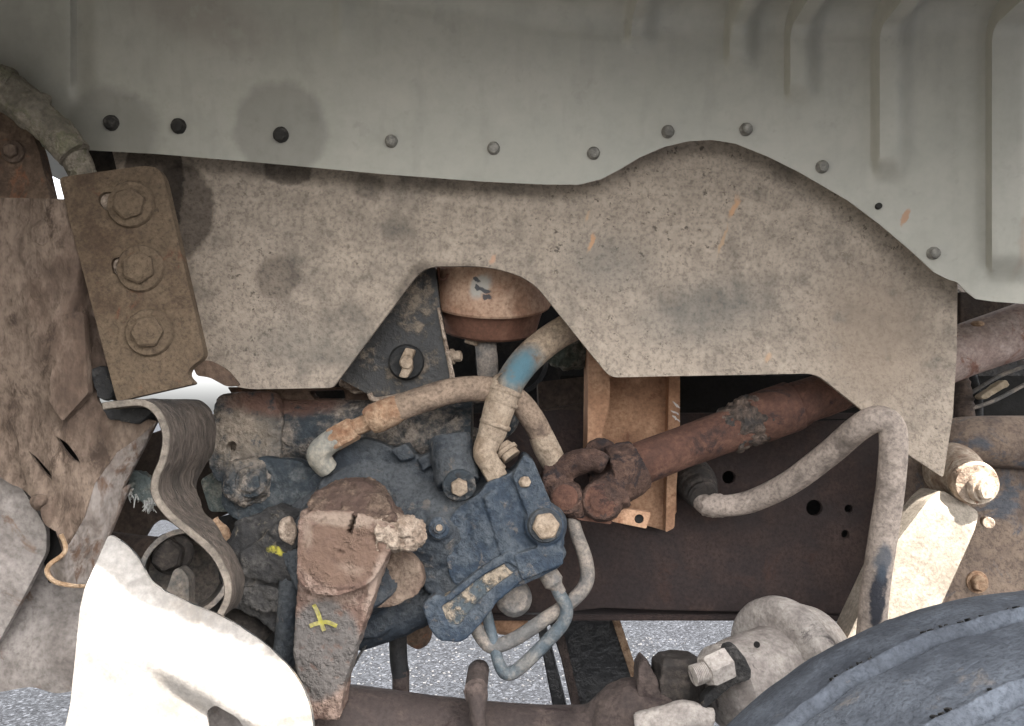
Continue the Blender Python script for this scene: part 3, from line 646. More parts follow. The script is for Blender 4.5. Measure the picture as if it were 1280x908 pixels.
sheet(b, rnd([(556, 664, 10), (566, 640, 12), (600, 616, 8), (608, 604, 6), (642, 590, 6), (656, 570, 4), (667, 578, 5), (706, 672, 5), (702, 708, 5), (676, 722, 6), (619, 746, 8), (580, 745, 10), (560, 720, 12)]), -.003, .10, bev=.004, cuts=24, yfun=lambda px, py: .012*sst(612, 570, px))
sheet(b, rnd([(600, 618, 6), (608, 604, 8), (642, 592, 6), (654, 568, 4), (666, 576, 6), (705, 668, 6), (703, 706, 6), (676, 722, 6), (640, 732, 8), (626, 700, 8)]), .006, .11, bev=.004)
sheet(b, rnd([(640, 596, 4), (655, 568, 4), (667, 577, 5), (705, 668, 5), (700, 690, 5), (678, 690, 5)]), -.010, .10, bev=.003)
sheet(b, rnd([(642, 694, 4), (688, 680, 4), (694, 690, 3), (704, 688, 3), (705, 706, 4), (652, 726, 4)]), -.014, .06, bev=.004)
sheet(b, rnd([(604, 622, 5), (618, 614, 5), (652, 702, 6), (642, 718, 6), (630, 706, 5)]), -.007, .05, bev=.003)
lathe(b, P(680, 656, .03), P(681, 657, -.014), [(0, 30*M(.0)), (.9, 25*M(.0)), (1, 23*M(0))], 30)
sheet(b, rnd([(690, 684, 2), (703, 680, 3), (709, 694, 3), (702, 702, 2)]), .004, .03, bev=.002)
b = cast(b, .0019, 2, .0009, 60, .0003); obj('valve_block', b, m_gearblue, sg, sharp=60)
b = B()
LUG = [(527, 756, 6), (545, 742, 4), (556, 748, 4), (598, 712, 8), (640, 686, 8), (670, 712, 8), (622, 752, 8), (602, 780, 8), (578, 803, 6), (549, 802, 6), (537, 788, 6)]
sheet(b, rnd(LUG), -.011, .07, holes=[rnd([(551, 758, 4), (564, 752, 5), (602, 721, 8), (634, 702, 6), (648, 712, 5), (612, 738, 8), (588, 762, 8), (573, 783, 5), (558, 778, 5)])], bev=.003)
b = cast(b, .0019, 2, .001, 60, .0003); obj('mounting_lug', b, m_gearblue, sg, sharp=60)
b = sheet(B(), rnd([(548, 750), (640, 700), (650, 722), (585, 792), (552, 790)]), -.0065, .03, cuts=14, warp=.002); obj('lug_pocket', b, m_pocket, sg)
bolt(sg, 574, 607, .004, 11, m_fit, h=1.0, washer=1.9, wm=m_mount, mud=.0006, ax=(.1, -1, -.35))
bolt(sg, 681, 657, -.0155, 16.5, m_fit, h=.85, washer=1.3, wm=m_gear, rot=.4, ax=(.12, -1, .05))
b = lathe(B(), P(549, 660, .010), P(549, 660, -.008), [(0, 14*M(0)), (.6, 13*M(0)), (.7, 8*M(0)), (1, 7*M(0))], 22); obj('plug', b, m_gearblue, sg)
b = lathe(B(), P(549, 660, -.006), P(549, 660, -.011), [(0, 4.5*M(0)), (1, 4*M(0))], 16); obj('plug_tip', b, m_fit, sg)
bolt(sg, 655, 603, -.010, 7, m_fit, h=.9, washer=0, ax=(.5, -.8, .2))
b = cast(cyl(B(), P(640, 742, .07), P(644, 752, .03), 22*M(.05), .35), .002, 3, .001, 60); obj('end_cap', b, m_line, sg)
b = cast(sheet(B(), rnd([(455, 690, 10), (500, 684, 20), (530, 706, 16), (530, 740, 16), (490, 760, 16), (450, 760, 8)]), -.009, .07), .0022, 3, .0025, 40, .0008); obj('mud_patch', b, m_mudbrown, sg)

# ------------------------------------------------------------------ pitman arm
pa = thing('pitman_arm', 'mud caked steering arm marked with a yellow cross', 'steering arm', P(405, 880, -.05))
b = B()
sheet(b, rnd([(373, 642, 6), (382, 636, 8), (440, 634, 18), (488, 640, 10), (496, 662, 8), (474, 722, 14), (460, 765, 10), (432, 850, 10), (424, 900, 4), (384, 900, 4), (366, 815, 10), (372, 720, 14)]), -.062, .05, bev=.003)
sheet(b, rnd([(373, 650, 5), (392, 638, 8), (440, 640, 8), (496, 658, 6), (488, 690, 8), (468, 726, 12), (432, 746, 20), (388, 745, 14), (370, 722, 10)]), -.080, .04, bev=.003)
b = cast(b, .0019, 2, .0018, 42, .0009)
for v in b.verts:                                    # clamp slot and centre mark
    q = (v.co-P(441, 652, -.08)); u = 1/M(-.08)
    if abs(q.x*u-q.z*u*.3) < 2.6 and abs(q.z*u) < 15 and v.co.y < -.06: v.co.y += .018
    q = (v.co-P(425, 692, -.08)); rq = math.hypot(q.x, q.z)*u
    if rq < 4 and v.co.y < -.06: v.co.y += .004
    if 44 < rq < 47.5 and v.co.y < -.06 and noise.noise(v.co*40) > -.1: v.co.y += .002
obj('arm', b, m_mud, pa, sharp=70)
b = B(); tube(b, [(474, 664, -.06, 25), (500, 666, -.06, 23), (518, 668, -.055, 19), (529, 669, -.05, 15)], 5, 22)
b = cast(b, .0018, 1, .005, 80, .0018); obj('clamp_bolt', b, m_mudpale, pa, sharp=70)
b = sheet(B(), rnd([(381, 634, 6), (390, 618, 8), (412, 606, 12), (440, 600, 16), (466, 606, 12), (492, 644, 12), (500, 655, 4), (470, 650, 8), (430, 642, 10), (394, 641, 8)]), -.079, .06, cuts=20, yfun=lambda px, py: .035*sst(650, 600, py-.1*(px-440)))
b = cast(b, .0019, 2, .004, 60, .0016); obj('mud_crust', b, m_crust, pa, sharp=70)
b = B()
for pts in ([(392, 756), (397, 766), (401, 778), (405, 789)], [(387, 783), (395, 780), (408, 778), (421, 783)]):
    sheet(b, rnd(band(pts, 5), 1.0), -.0648 if len(pts) else 0, .001, bev=0, cuts=2, yfun=lambda px, py: .0012*noise.noise((px*.2, py*.2, 0)))
obj('paint_cross', b, m_yellow, pa, label='hand drawn yellow paint cross on the arm')

gb = thing('muddy_end_cover', 'dark mud covered end cover with a yellow paint dab, left of the steering arm', 'cover', P(330, 800, .02))
b = B(); sheet(b, rnd([(272, 690, 8), (300, 650, 10), (345, 634, 10), (374, 646, 6), (375, 770, 8), (352, 800, 8), (330, 778, 8), (302, 768, 10), (276, 750, 10)]), -.006, .09, bev=.008)
sheet(b, rnd([(300, 690, 8), (345, 660, 8), (366, 690, 8), (372, 722, 8), (345, 730, 8), (302, 724, 8)]), -.022, .05, bev=.003)
sheet(b, rnd([(296, 728, 8), (350, 735, 6), (368, 770, 8), (330, 768, 8), (300, 755, 8)]), -.016, .05, bev=.003)
tube(b, [(346, 656, -.01, 18), (368, 684, -.012, 12)], 4, 16)
b = cast(b, .0022, 1, .007, 30, .0018); obj('casting', b, m_darkmud, gb, sharp=70)
b = tube(B(), [(362, 690, -.01, 12), (360, 760, -.01, 13), (354, 830, .0, 14)], 6, 18, rough=.05); obj('dark_pipe', b, m_gear, gb)
b = cast(sheet(B(), rnd([(346, 655, 5), (360, 645, 5), (370, 665, 5), (366, 684, 5), (350, 672, 5)]), -.03, .02), .002, 2, .003, 60); obj('mud_clod', b, m_mudpale, gb)
b = tube(B(), [(270, 790, .08, 18), (300, 775, .05, 20), (330, 800, .05, 20)], 5, 16, rough=.08); obj('lower_boot', b, m_bootblk, label='dark rubber boot low behind the white panel rim', cat='boot')
b = sheet(B(), [(285, 740), (375, 740), (375, 900), (285, 900)], .10, .02); obj('shadow_plate', b, m_engine, label='black plate put in as the shade behind the foot of the mud covered cover', cat='plate')  # black sheet added as shade behind the end cover

# ------------------------------------------------------------------ hoses
ha = thing('return_hose', 'tan rubber hose with rusty collar arching from the elbow over the gearbox', 'hose', P(540, 500, .02))
b = cast(tube(B(), [(411, 588, .03, 13), (398, 570, .02, 15), (408, 556, .018, 15), (424, 546, .015, 14)], 5, 18), .0018, 2); obj('elbow', b, m_fitpale, ha)
b = lathe(B(), P(415, 551, .016), P(444, 535, .014), [(0, .0155), (.1, .0165), (.9, .0165), (1, .0145)], 6); obj('hex_nut', b, m_fitrust, ha)
b = tube(B(), [(440, 537, .014, 11), (466, 525, .013, 11)], 3, 16, rough=.06); obj('stem', b, m_fitrust, ha)
b = tube(B(), [(461, 528, .013, 16), (470, 523, .013, 19), (490, 514, .012, 18.5), (500, 510, .012, 16.5)], 5, 22, rough=.05); obj('collar', b, m_fitrust, ha)
b = tube(B(), [(492, 513, .012, 16.5), (530, 499, .012, 16.5), (570, 488, .02, 16), (612, 487, .035, 16), (645, 500, .045, 15.5), (667, 526, .05, 15), (682, 556, .055, 14.5), (692, 576, .058, 14.5)], 10, 22, rough=.012); obj('hose', b, m_hose, ha)
b = tube(B(), [(676, 544, .054, 15.5), (684, 562, .056, 16.5), (693, 579, .058, 15.5)], 5, 22, rough=.03); obj('end_collar', b, m_fit, ha)
hb = thing('pressure_hose', 'hose with faded blue patch and tan crimped elbow behind the shield cutout', 'hose', P(610, 590, .02))
b = tube(B(), [(770, 392, .09, 19), (725, 404, .075, 19), (690, 423, .06, 19), (660, 448, .045, 19), (640, 474, .035, 18.5), (632, 492, .03, 18)], 10, 22, rough=.012); obj('hose', b, m_hoseblue, hb)
b = tube(B(), [(633, 484, .03, 20), (630, 490, .03, 20.5), (616, 538, .02, 18), (614, 545, .02, 16)], 6, 24, rough=.008); obj('crimp_sleeve', b, m_fit, hb)
for (x, y, yy, r) in ((631, 489, .03, 22), (627, 503, .0275, 21), (619, 531, .0205, 20)):
    b = tube(B(), [(x+1, y-3, yy, r-1.5), (x+.5, y-1.5, yy, r), (x-.5, y+1.5, yy, r), (x-1, y+3, yy, r-1.5)], 2, 26); obj('crimp_ring', b, m_fit, hb)
b = tube(B(), [(616, 536, .02, 16), (610, 552, .018, 15.5), (606, 566, .016, 15), (611, 578, .016, 14), (622, 592, .018, 13.5)], 6, 20); obj('elbow', b, m_fit, hb)
b = lathe(B(), P(612, 581, .016), P(622, 598, .018), [(0, .0145), (.1, .0155), (.9, .0155), (1, .015)], 6); obj('hex_nut', b, m_fit, hb)
b = B(); lathe(b, P(628, 556, .03), P(640, 572, .025), [(0, .010), (.3, .012), (.35, .015), (.6, .015), (.62, .012), (1, .013)], 18); obj('port_plug', b, m_fit, hb)
# bent steel lines under the valve block
la = thing('steel_line', 'grey bent steel hydraulic line looping under the valve block', 'hydraulic line', P(690, 780, .03))
b = tube(B(), [(712, 635, .05, 8.5), (720, 665, .045, 8.5), (732, 700, .04, 9), (733, 728, .04, 9), (716, 750, .035, 9), (680, 775, .03, 9), (645, 798, .03, 9), (618, 808, .03, 9), (604, 800, .03, 8.5), (588, 772, .04, 8.5), (580, 758, .05, 8.5)], 10, 16, rough=.015); obj('line', b, m_line, la)
lb = thing('steel_line', 'blue grey bent steel line with pale end fitting dropping from the valve block', 'hydraulic line', P(660, 840, .02))
b = tube(B(), [(688, 715, .02, 8), (698, 740, .02, 8), (708, 760, .02, 8.2), (703, 780, .02, 8.5), (680, 806, .02, 8.5), (650, 835, .02, 8.5), (634, 842, .02, 8.5), (624, 830, .025, 7.5), (616, 800, .03, 7), (606, 758, .04, 7)], 10, 16, rough=.015); obj('line', b, m_lineblue, lb)
b = lathe(B(), P(682, 712, .02), P(701, 742, .02), [(0, .012), (.05, .013), (.55, .0135), (.7, .009), (1, .008)], 12); obj('end_fitting', b, m_line, lb)

# ------------------------------------------------------------------ canister
ca = thing('brown_canister', 'round brown painted canister in the shield cutout', 'canister', P(610, 420, .12))
ax0 = P(612, 330, .10); axd = Vector((.04, -.36, .93)).normalized(); rC = 77*M(.12)
b = lathe(B(), P(612, 379, .14), P(612, 379, .14)+axd*.11, [(0, rC*.9), (0, rC), (.03, rC*1.015), (.08, rC*1.0), (.45, rC*.93), (.62, rC*.84), (.8, rC*.68), (1, rC*.3)], 56); obj('shell', b, m_can, ca, sharp=30)
b = lathe(B(), P(610, 386, .143)-axd*.032, P(611, 383, .143)+axd*.01, [(0, rC*.3), (.0, rC*.78), (.08, rC*.82), (.6, rC*.88), (1, rC*.94)], 56); obj('base_cup', b, m_canlow, ca, sharp=30)
for px, py in ((553, 343), (611, 346)):
    b = tube(B(), [(px-5, py-8, .075, 1.8), (px-4, py+5, .068, 1.8), (px+3, py+6, .068, 1.8), (px+7, py, .068, 1.8)], 4, 8); obj('tab', b, m_canlow, ca)
b = lathe(B(), P(606, 405, .125), P(607, 440, .12), [(0, .015), (.3, .0155), (.6, .0155), (.65, .0145), (1, .0145)], 22); obj('nipple', b, m_fit, ca)
b = tube(B(), [(607, 430, .12, 13.5), (609, 450, .12, 13.5), (610, 470, .125, 13), (611, 478, .135, 9)], 5, 20, rough=.02); obj('drain_hose', b, m_line, ca)
b = cast(tube(B(), [(582, 424, .105, 5), (592, 427, .105, 6), (596, 433, .105, 3)], 3, 10), .0015, 1, .0015, 90); obj('clip_screw', b, m_fit, ca)

# ------------------------------------------------------------------ black latch box with wing knob
bx = thing('latch_plate', 'black plastic plate with a muddy wing knob left of the canister', 'latch', P(510, 500, .06))
def bx_y(px, py): return .0
o = rnd([(418, 470, 6), (500, 338, 4), (543, 330, 4), (552, 400, 4), (566, 478, 8), (555, 484, 6), (470, 501, 8), (462, 494, 5)])
b = sheet(B(), o, .055, .045, bev=.003); obj('plate', b, m_black, bx)
b = tube(B(), [(462, 492, .052, 3.5), (470, 500, .052, 3.5), (510, 493, .052, 3.5), (556, 483, .052, 3.5), (566, 478, .052, 3.5), (556, 425, .052, 2.5), (548, 385, .054, 2)], 4, 10); obj('rim', b, m_mudpale, bx)
b = lathe(B(), P(508, 453, .06), P(508, 453, .040), [(0, 23*M(.05)), (.85, 22*M(.05)), (1, 20*M(.05)), (1, 10*M(.05))], 36); obj('knob_base', b, m_rubber, bx)
b = B(); sheet(b, rnd([(507, 434, 2), (519, 437, 2), (514, 450, 4), (516, 460, 4), (508, 473, 2), (498, 471, 2), (503, 458, 4), (499, 450, 4)]), .028, .02, bev=.002)
lathe(b, P(508, 453, .05), P(508, 453, .024), [(0, 9*M(.04)), (1, 8*M(.04))], 20); b = cast(b, .0012, 2, .0008, 90); obj('wing_knob', b, m_fit, bx)
bolt(bx, 566, 446, .07, 7, m_fit, h=1.6, ax=(1, -.25, .05), washer=1.4)
b = cast(sheet(B(), rnd([(424, 482, 3), (436, 462, 4), (450, 452, 4), (464, 490, 3), (440, 490, 3)]), .075, .03), .0025, 2, .005, 70); obj('muddy_harness_clip', b, m_mudpale, label='muddy brown clip tucked between splash shield and black plate', cat='clip')

# ------------------------------------------------------------------ steering shaft and universal joint
ss = thing('steering_shaft', 'rust brown steering shaft with universal joint running right from the gearbox', 'steering shaft', P(760, 640, .06))
b = tube(B(), [(775, 592, .06, 27), (800, 580, .062, 27), (860, 557, .075, 26), (935, 530, .09, 27)], 6, 28, rough=.015); obj('shaft', b, m_shaft, ss)
b = cast(tube(B(), [(908, 541, .085, 27), (925, 531, .088, 30), (945, 524, .09, 30), (955, 520, .092, 28)], 5, 24), .0025, 1, .006, 70, .0015); obj('greasy_collar', b, m_greasy, ss)
b = tube(B(), [(946, 524, .092, 30), (950, 522, .092, 32), (990, 508, .10, 32), (997, 505, .10, 28), (1040, 490, .112, 27), (1120, 462, .13, 27)], 5, 28, rough=.02); obj('outer_tube', b, m_shaft, ss)
b = B()
tube(b, [(800, 580, .062, 31), (778, 590, .06, 37), (766, 594, .06, 36)], 4, 26)
lathe(b, P(752, 626, .06), P(752, 626, .022), [(0, 27*M(.05)), (.8, 26*M(.03)), (1, 23*M(.03))], 30); tube(b, [(752, 622, .04, 22), (775, 610, .045, 26)], 3, 20)
lathe(b, P(752, 572, .11), P(750, 570, .075), [(0, 24*M(.07)), (1, 22*M(.07))], 24); tube(b, [(752, 572, .09, 20), (775, 588, .075, 24)], 3, 20)
tube(b, [(752, 622, .05, 14), (748, 575, .09, 14)], 3, 16)
obj('right_yoke', cast(b, .0022, 2, .0016, 55, .0008), m_joint, ss, sharp=70)
b = B()
tube(b, [(676, 600, .06, 24), (694, 604, .06, 27), (706, 606, .06, 26)], 4, 24)
tube(b, [(700, 590, .055, 17), (722, 578, .045, 16), (742, 575, .035, 15), (756, 582, .03, 12)], 5, 20)
tube(b, [(706, 615, .05, 20), (714, 628, .045, 20), (728, 640, .05, 15)], 4, 20)
lathe(b, P(708, 622, .06), P(707, 622, .025), [(0, 23*M(.05)), (1, 20*M(.03))], 26)
obj('left_yoke', cast(b, .0022, 2, .0016, 55, .0008), m_joint, ss, sharp=70)
b = lathe(B(), P(752, 626, .03), P(752, 626, .0185), [(0, 21*M(.02)), (.7, 21*M(.02)), (.75, 15*M(.02)), (.9, 15*M(.02)), (1, 12*M(.02))], 30); obj('bearing_cap', b, m_shaft, ss)
b = lathe(B(), P(707, 622, .03), P(706, 622, .021), [(0, 16*M(.02)), (.8, 16*M(.02)), (1, 12*M(.02))], 26); obj('bearing_cap', b, m_shaft, ss)
b = sheet(B(), rnd([(712, 634, 4), (768, 628, 4), (764, 656, 3), (722, 650, 4)]), .035, .03); obj('pinch_lug', b, m_shaft, ss)
b = sheet(B(), rnd([(766, 634, 3), (814, 641, 2), (808, 661, 2), (764, 652, 3)]), .04, .02, holes=[[(799+6*math.cos(a*.5236), 649+6*math.sin(a*.5236)) for a in range(12)]]); obj('pinch_bar', b, m_channel, ss)
b = cyl(B(), P(799, 649, .06), P(799, 649, .044), 6*M(.05)); obj('pinch_hole_dark', b, m_hole, ss)  # near-black plug coloured as the shade inside the bar's hole

# ------------------------------------------------------------------ frame rail, channel bracket
fr = thing('frame_rail', 'dark brown steel frame rail behind the shaft, drilled with round holes', 'frame', P(860, 765, .24))
o = [(560, 528), (700, 512), (860, 520), (1000, 527), (1300, 520), (1300, 745), (1120, 800), (1086, 782), (1065, 768), (830, 763), (755, 760), (700, 766), (560, 768)]
b = sheet(B(), o, .22, .010, holes=[circ(911, 597, 8), circ(1018, 635, 10), circ(1061, 636, 5), circ(1057, 668, 5)], cuts=60, warp=.004); obj('web', b, m_frame, fr)
b = boxp(B(), P(560, 764, .27), P(1062, 764, .27), .09, .009); obj('bottom_flange', b, m_frame, fr)
b = boxp(B(), P(560, 520, .27), P(1062, 520, .27), .09, .009); obj('top_flange', b, m_frame, fr)
bolt(fr, 1130, 630, .218, 15, m_frame2, h=.5, washer=1.3); bolt(fr, 1221, 728, .20, 10, m_fitrust, h=1.1, washer=1.4)
b = sheet(B(), rnd([(700, 470), (1300, 470), (1300, 790), (700, 760)]), .34, .01); obj('black_backing', b, m_hole, fr)  # near-black sheet behind the rail holes and the gap above
b = B(); tube(b, [(860, 590, .215, 24), (868, 600, .19, 25), (874, 612, .165, 22), (880, 622, .145, 18)], 8, 24, rfun=lambda L, a: 1+.06*math.sin(L*800)); obj('bulkhead_boot', b, m_bootblk, fr)
rs = thing('rear_frame_section', 'dusty brown frame side with bluish top edge at the right', 'frame', P(1240, 740, .2))
b = sheet(B(), rnd([(1122, 575), (1180, 545), (1190, 530), (1420, 520), (1420, 800), (1090, 800), (1110, 700)]), .20, .012, cuts=50, warp=.008); obj('side_plate', b, m_frame2, rs)
b = tube(B(), [(1182, 550, .20, 26), (1230, 552, .19, 32), (1420, 556, .18, 36)], 6, 28, rough=.02); obj('top_tube', b, m_frame2, rs)
ch = thing('channel_bracket', 'upright tan steel channel bracket below the splash shield point', 'bracket', P(800, 665, .18))
b = sheet(B(), rnd([(736, 420), (764, 420), (762, 505, 10), (752, 545, 8), (750, 590, 3), (734, 590, 3)]), .125, .075, bev=.003); obj('left_flange', b, m_channel, ch)
b = sheet(B(), rnd([(748, 420), (846, 420), (846, 640), (832, 664), (748, 640)]), .19, .012, cuts=40, warp=.004); obj('back', b, m_channel, ch)
b = sheet(B(), rnd([(838, 420), (850, 420), (850, 530), (843, 660, 3), (832, 666, 3)]), .165, .028, bev=.002); obj('right_flange', b, m_channel, ch)

# ------------------------------------------------------------------ bent pale tube
bt = thing('bent_breather_tube', 'pale dusty tube bent over in a hook in front of the frame rail', 'tube', P(1095, 780, .06))
b = tube(B(), [(866, 612, .175, 11), (878, 628, .15, 12), (892, 633, .135, 13), (935, 628, .125, 14), (985, 605, .08, 15), (1035, 568, .03, 16), (1075, 534, -.02, 16.5), (1098, 524, -.035, 17), (1113, 532, -.038, 17), (1117, 555, -.038, 17), (1113, 610, -.03, 17), (1104, 670, -.02, 17), (1095, 730, -.01, 17), (1088, 800, .0, 17), (1082, 850, .0, 17)], 10, 24, rough=.012); obj('tube', b, m_hosepale, bt)
b = cast(tube(B(), [(878, 632, .14, 12), (890, 633, .136, 15), (905, 632, .132, 14)], 4, 18), .0018, 1, .002, 80, .001); obj('crusted_end', b, m_hosepale, bt)

# ------------------------------------------------------------------ shock absorber
sh = thing('shock_absorber', 'sunlit tan dust covered damper hanging from a round pin at right', 'shock absorber', P(1130, 800, .13))
b = sheet(B(), rnd([(1163, 622, 8), (1176, 612, 8), (1224, 640, 8), (1218, 664, 8), (1166, 780, 10), (1140, 850, 4), (1035, 850, 4), (1108, 694, 16)]), .062, .05, cuts=22, yfun=lambda px, py: .02*sst(640, 612, py-(px-1170)*.45), bev=.004); obj('body', b, m_shock, sh, sharp=50)
b = lathe(B(), P(1190, 588, .17), P(1222, 606, .055), [(0, 36*M(.12)), (.3, 33*M(.1)), (.36, 29*M(.1)), (.88, 28*M(.06)), (1, 25*M(.05))], 40); obj('pin', b, m_pin, sh)
o_ = bolt(sh, 1227, 609, .054, 15, m_pin, h=.7, ax=(.33, -.9, -.12), washer=1.25)
b = cyl(B(), P(1232, 652, .13), P(1236, 654, .10), 7*M(.1)); obj('grease_nipple', b, m_pin, sh)

# ------------------------------------------------------------------ rods and clutter behind the right edge
rd = thing('diagonal_rod', 'pinkish brown round stay rod rising to the right edge', 'rod', P(1240, 430, .16))
b = tube(B(), [(1120, 474, .16, 32), (1200, 440, .16, 33), (1280, 412, .16, 34), (1400, 368, .16, 35)], 5, 30, rough=.008)
m_rod = mat('pinkish_rod', (.26, .19, .165), (.33, .265, .235), .5, (.19, .10, .075), .28, scale=9, rough=.75, bump=.3, fine=170, speck=.2)
obj('rod', b, m_rod, rd)
b = cyl(B(), P(1222, 410, .14), P(1222, 402, .14), 8*M(.14), .3); obj('rivet', b, m_fitrust, rd)
b = sheet(B(), [(1060, 330), (1450, 330), (1450, 540), (1060, 540)], .46, .05); obj('cab_bulkhead', b, m_engine, label='black bulkhead in the gap at the right edge', cat='bulkhead')
cb = thing('coiled_loom', 'dark ribbed cable loom standing in the gap right of the splash shield', 'cable', P(1205, 520, .28))
b = tube(B(), [(1196, 465, .28, 12), (1204, 500, .27, 12), (1206, 535, .26, 12)], 10, 18, rfun=lambda L, a: 1+.09*math.sin(L*700)); obj('loom', b, m_engbrown, cb)
b = tube(B(), [(1215, 470, .30, 6), (1222, 500, .29, 6), (1222, 540, .28, 6)], 6, 12); obj('wire', b, m_engine, cb)
b = cast(sheet(B(), rnd([(1224, 496, 3), (1258, 474, 4), (1263, 482, 4), (1230, 501, 3)]), .24, .02), .002, 1, .001, 70); obj('tan_connector', b, m_tan, label='small tan plastic connector in the dark gap at right', cat='connector')
for i, (pp, lab) in enumerate((([(1210, 512, .26, 2.5), (1245, 500, .25, 2.5), (1300, 470, .24, 2.5)], 'thin grey cable passing under the tan connector'), ([(1210, 494, .28, 2.5), (1250, 470, .27, 2.5), (1300, 452, .26, 2.5)], 'thin grey cable passing above the tan connector'))):
    obj('cable', tube(B(), pp, 6, 10), m_line, label=lab, cat='cable', group='thin cables at the right edge')
b = sheet(B(), rnd([(1200, 365), (1300, 372), (1300, 400), (1225, 412), (1200, 420)]), .30, .05, warp=.03, cuts=12); obj('engine_shroud', b, m_engbrown, label='dark brown shroud just under the fender corner at right', cat='shroud')

# ------------------------------------------------------------------ engine behind everything
en = thing('engine', 'dark engine parts filling the shadow behind the canister and hoses', 'engine', P(680, 520, .6))
b = sheet(B(), [(455, 250), (1160, 250), (1160, 520), (700, 545), (455, 540)], .60, .30, bev=.01); obj('block', b, m_engine, en)
b = lathe(B(), P(640, 450, .5), P(640, 450, .60), [(0, .06), (.2, .07), (.9, .07), (1, .06)], 32); obj('pulley', b, m_engine, en)
b = sheet(B(), rnd([(672, 478, 6), (738, 470, 4), (738, 502, 3), (674, 512, 4)]), .30, .08, bev=.004); obj('bracket_block', b, m_engbrown, en)
b = sheet(B(), rnd([(660, 515, 6), (740, 502, 4), (740, 570, 3), (680, 570, 4)]), .27, .06, bev=.004); obj('mount_pad', b, m_engbrown, en)
b = sheet(B(), rnd([(852, 470), (930, 470), (945, 525), (852, 522)]), .42, .05, warp=.01); obj('side_cover', b, m_engbrown, en)
b = tube(B(), [(940, 440, .36, 10), (948, 480, .36, 10), (950, 530, .36, 10)], 4, 14); obj('pipe', b, m_engbrown, en)
b = cast(tube(B(), [(688, 440, .2, 14), (712, 444, .19, 18), (742, 436, .19, 16)], 5, 20), .0025, 1, .006, 70, .002); obj('greenish_fitting', b, m_green, label='muddy greenish fitting at the right corner of the shield cutout', cat='fitting')
b = B(); sweep(b, [P(604+36*math.cos(a*math.pi/18), 520+26*math.sin(a*math.pi/18), .17) for a in range(37)], [10*M(.17)]*37, 14, False); obj('round_band', b, m_mount, label='dusty round band half hidden behind the hose arch', cat='band')
b = sheet(B(), rnd([(440, 560, 10), (560, 505, 20), (600, 520, 10), (600, 600, 5), (450, 610, 5)]), .24, .05, bev=.01, warp=.01, cuts=20)
obj('dark_green_housing', b, mat('dark_green_paint', (.03, .042, .04), (.14, .12, .09), .4, scale=8, rough=.8, bump=.5), label='dark green housing between hose arch and gearbox', cat='housing')

# ------------------------------------------------------------------ under the frame
ob = thing('oily_beam', 'oil soaked black beam sloping down over the asphalt', 'beam', P(760, 880, .45))
b = sheet(B(), rnd([(676, 745), (758, 745), (778, 800, 10), (800, 850, 10), (840, 900), (730, 900), (700, 820)]), .42, .10, bev=.006, cuts=18, warp=.012); obj('beam', b, m_oily, ob)
b = sheet(B(), rnd([(664, 745), (672, 745), (712, 900), (694, 900)]), .40, .10, bev=.003); obj('left_flange', b, m_oily, ob)
b = sheet(B(), rnd([(684, 745), (694, 745), (730, 900), (718, 900)]), .41, .05, bev=.002); obj('pale_edge', b, m_link, ob)
b = sheet(B(), rnd([(755, 745), (765, 745), (800, 850), (790, 850)]), .415, .01, bev=.002); obj('rust_edge', b, m_fitrust, ob)
b = cast(tube(B(), [(600, 740, .28, 30), (636, 770, .27, 26), (655, 788, .27, 8)], 5, 24), .003, 2, .002, 40); obj('tan_bracket_cone', b, m_channel, label='tan rusty bracket tip hanging behind the steel lines', cat='bracket')
b = cast(tube(B(), [(515, 760, .22, 24), (522, 790, .21, 20), (516, 806, .21, 10)], 5, 22), .003, 2, .002, 40); obj('brown_lug', b, m_brown, label='dark brown rounded lug hanging under the gearbox', cat='lug')
hr = thing('hanging_rod', 'black thin rod hanging under the gearbox above the drag link', 'rod', P(500, 865, .10))
obj('rod', tube(B(), [(497, 770, .10, 11), (498, 820, .10, 11), (501, 845, .10, 11)], 4, 16, rough=.02), m_engine, hr); obj('rusty_tip', tube(B(), [(501, 838, .10, 10.5), (501, 870, .10, 10.5)], 4, 16, rough=.03), m_link, hr)
obj('thin_wire', tube(B(), [(470, 790, .05, 1.6), (452, 815, .04, 1.6), (440, 835, .03, 1.6), (424, 852, .02, 1.6)], 6, 8), m_rubber, label='thin black wire beside the lower end of the steering arm', cat='wire')
dl = thing('drag_link', 'brown steering drag link bar along the bottom edge with clamps', 'drag link', P(600, 908, .03))
b = tube(B(), [(380, 905, .03, 48), (420, 908, .03, 50), (560, 924, .03, 48), (700, 932, .03, 46), (800, 925, .03, 46)], 6, 36, rough=.012); obj('bar', b, m_link, dl)
b = tube(B(), [(592, 858, -.02, 14), (596, 870, -.025, 14), (597, 890, -.035, 10), (600, 940, -.045, 10)], 5, 18, rough=.03); obj('clamp', b, m_link, dl)
b = sheet(B(), rnd([(580, 858, 6), (590, 848, 6), (604, 849, 6), (610, 860, 5), (606, 878, 4), (582, 878, 4)]), -.03, .08, bev=.003); obj('clamp_ear', b, m_link, dl)
b = cast(tube(B(), [(760, 920, .03, 46), (785, 895, .02, 42), (800, 890, .02, 40), (830, 900, .02, 44)], 5, 26), .003, 3, .003, 45); obj('socket', b, m_link, dl)
b = B(); sheet(b, rnd([(798, 836, 4), (805, 824, 4), (812, 832, 4), (822, 850, 8), (836, 908, 4), (796, 908)]), -.01, .04); obj('dust_lip', cast(b, .002, 2, .002, 60), m_link, dl)
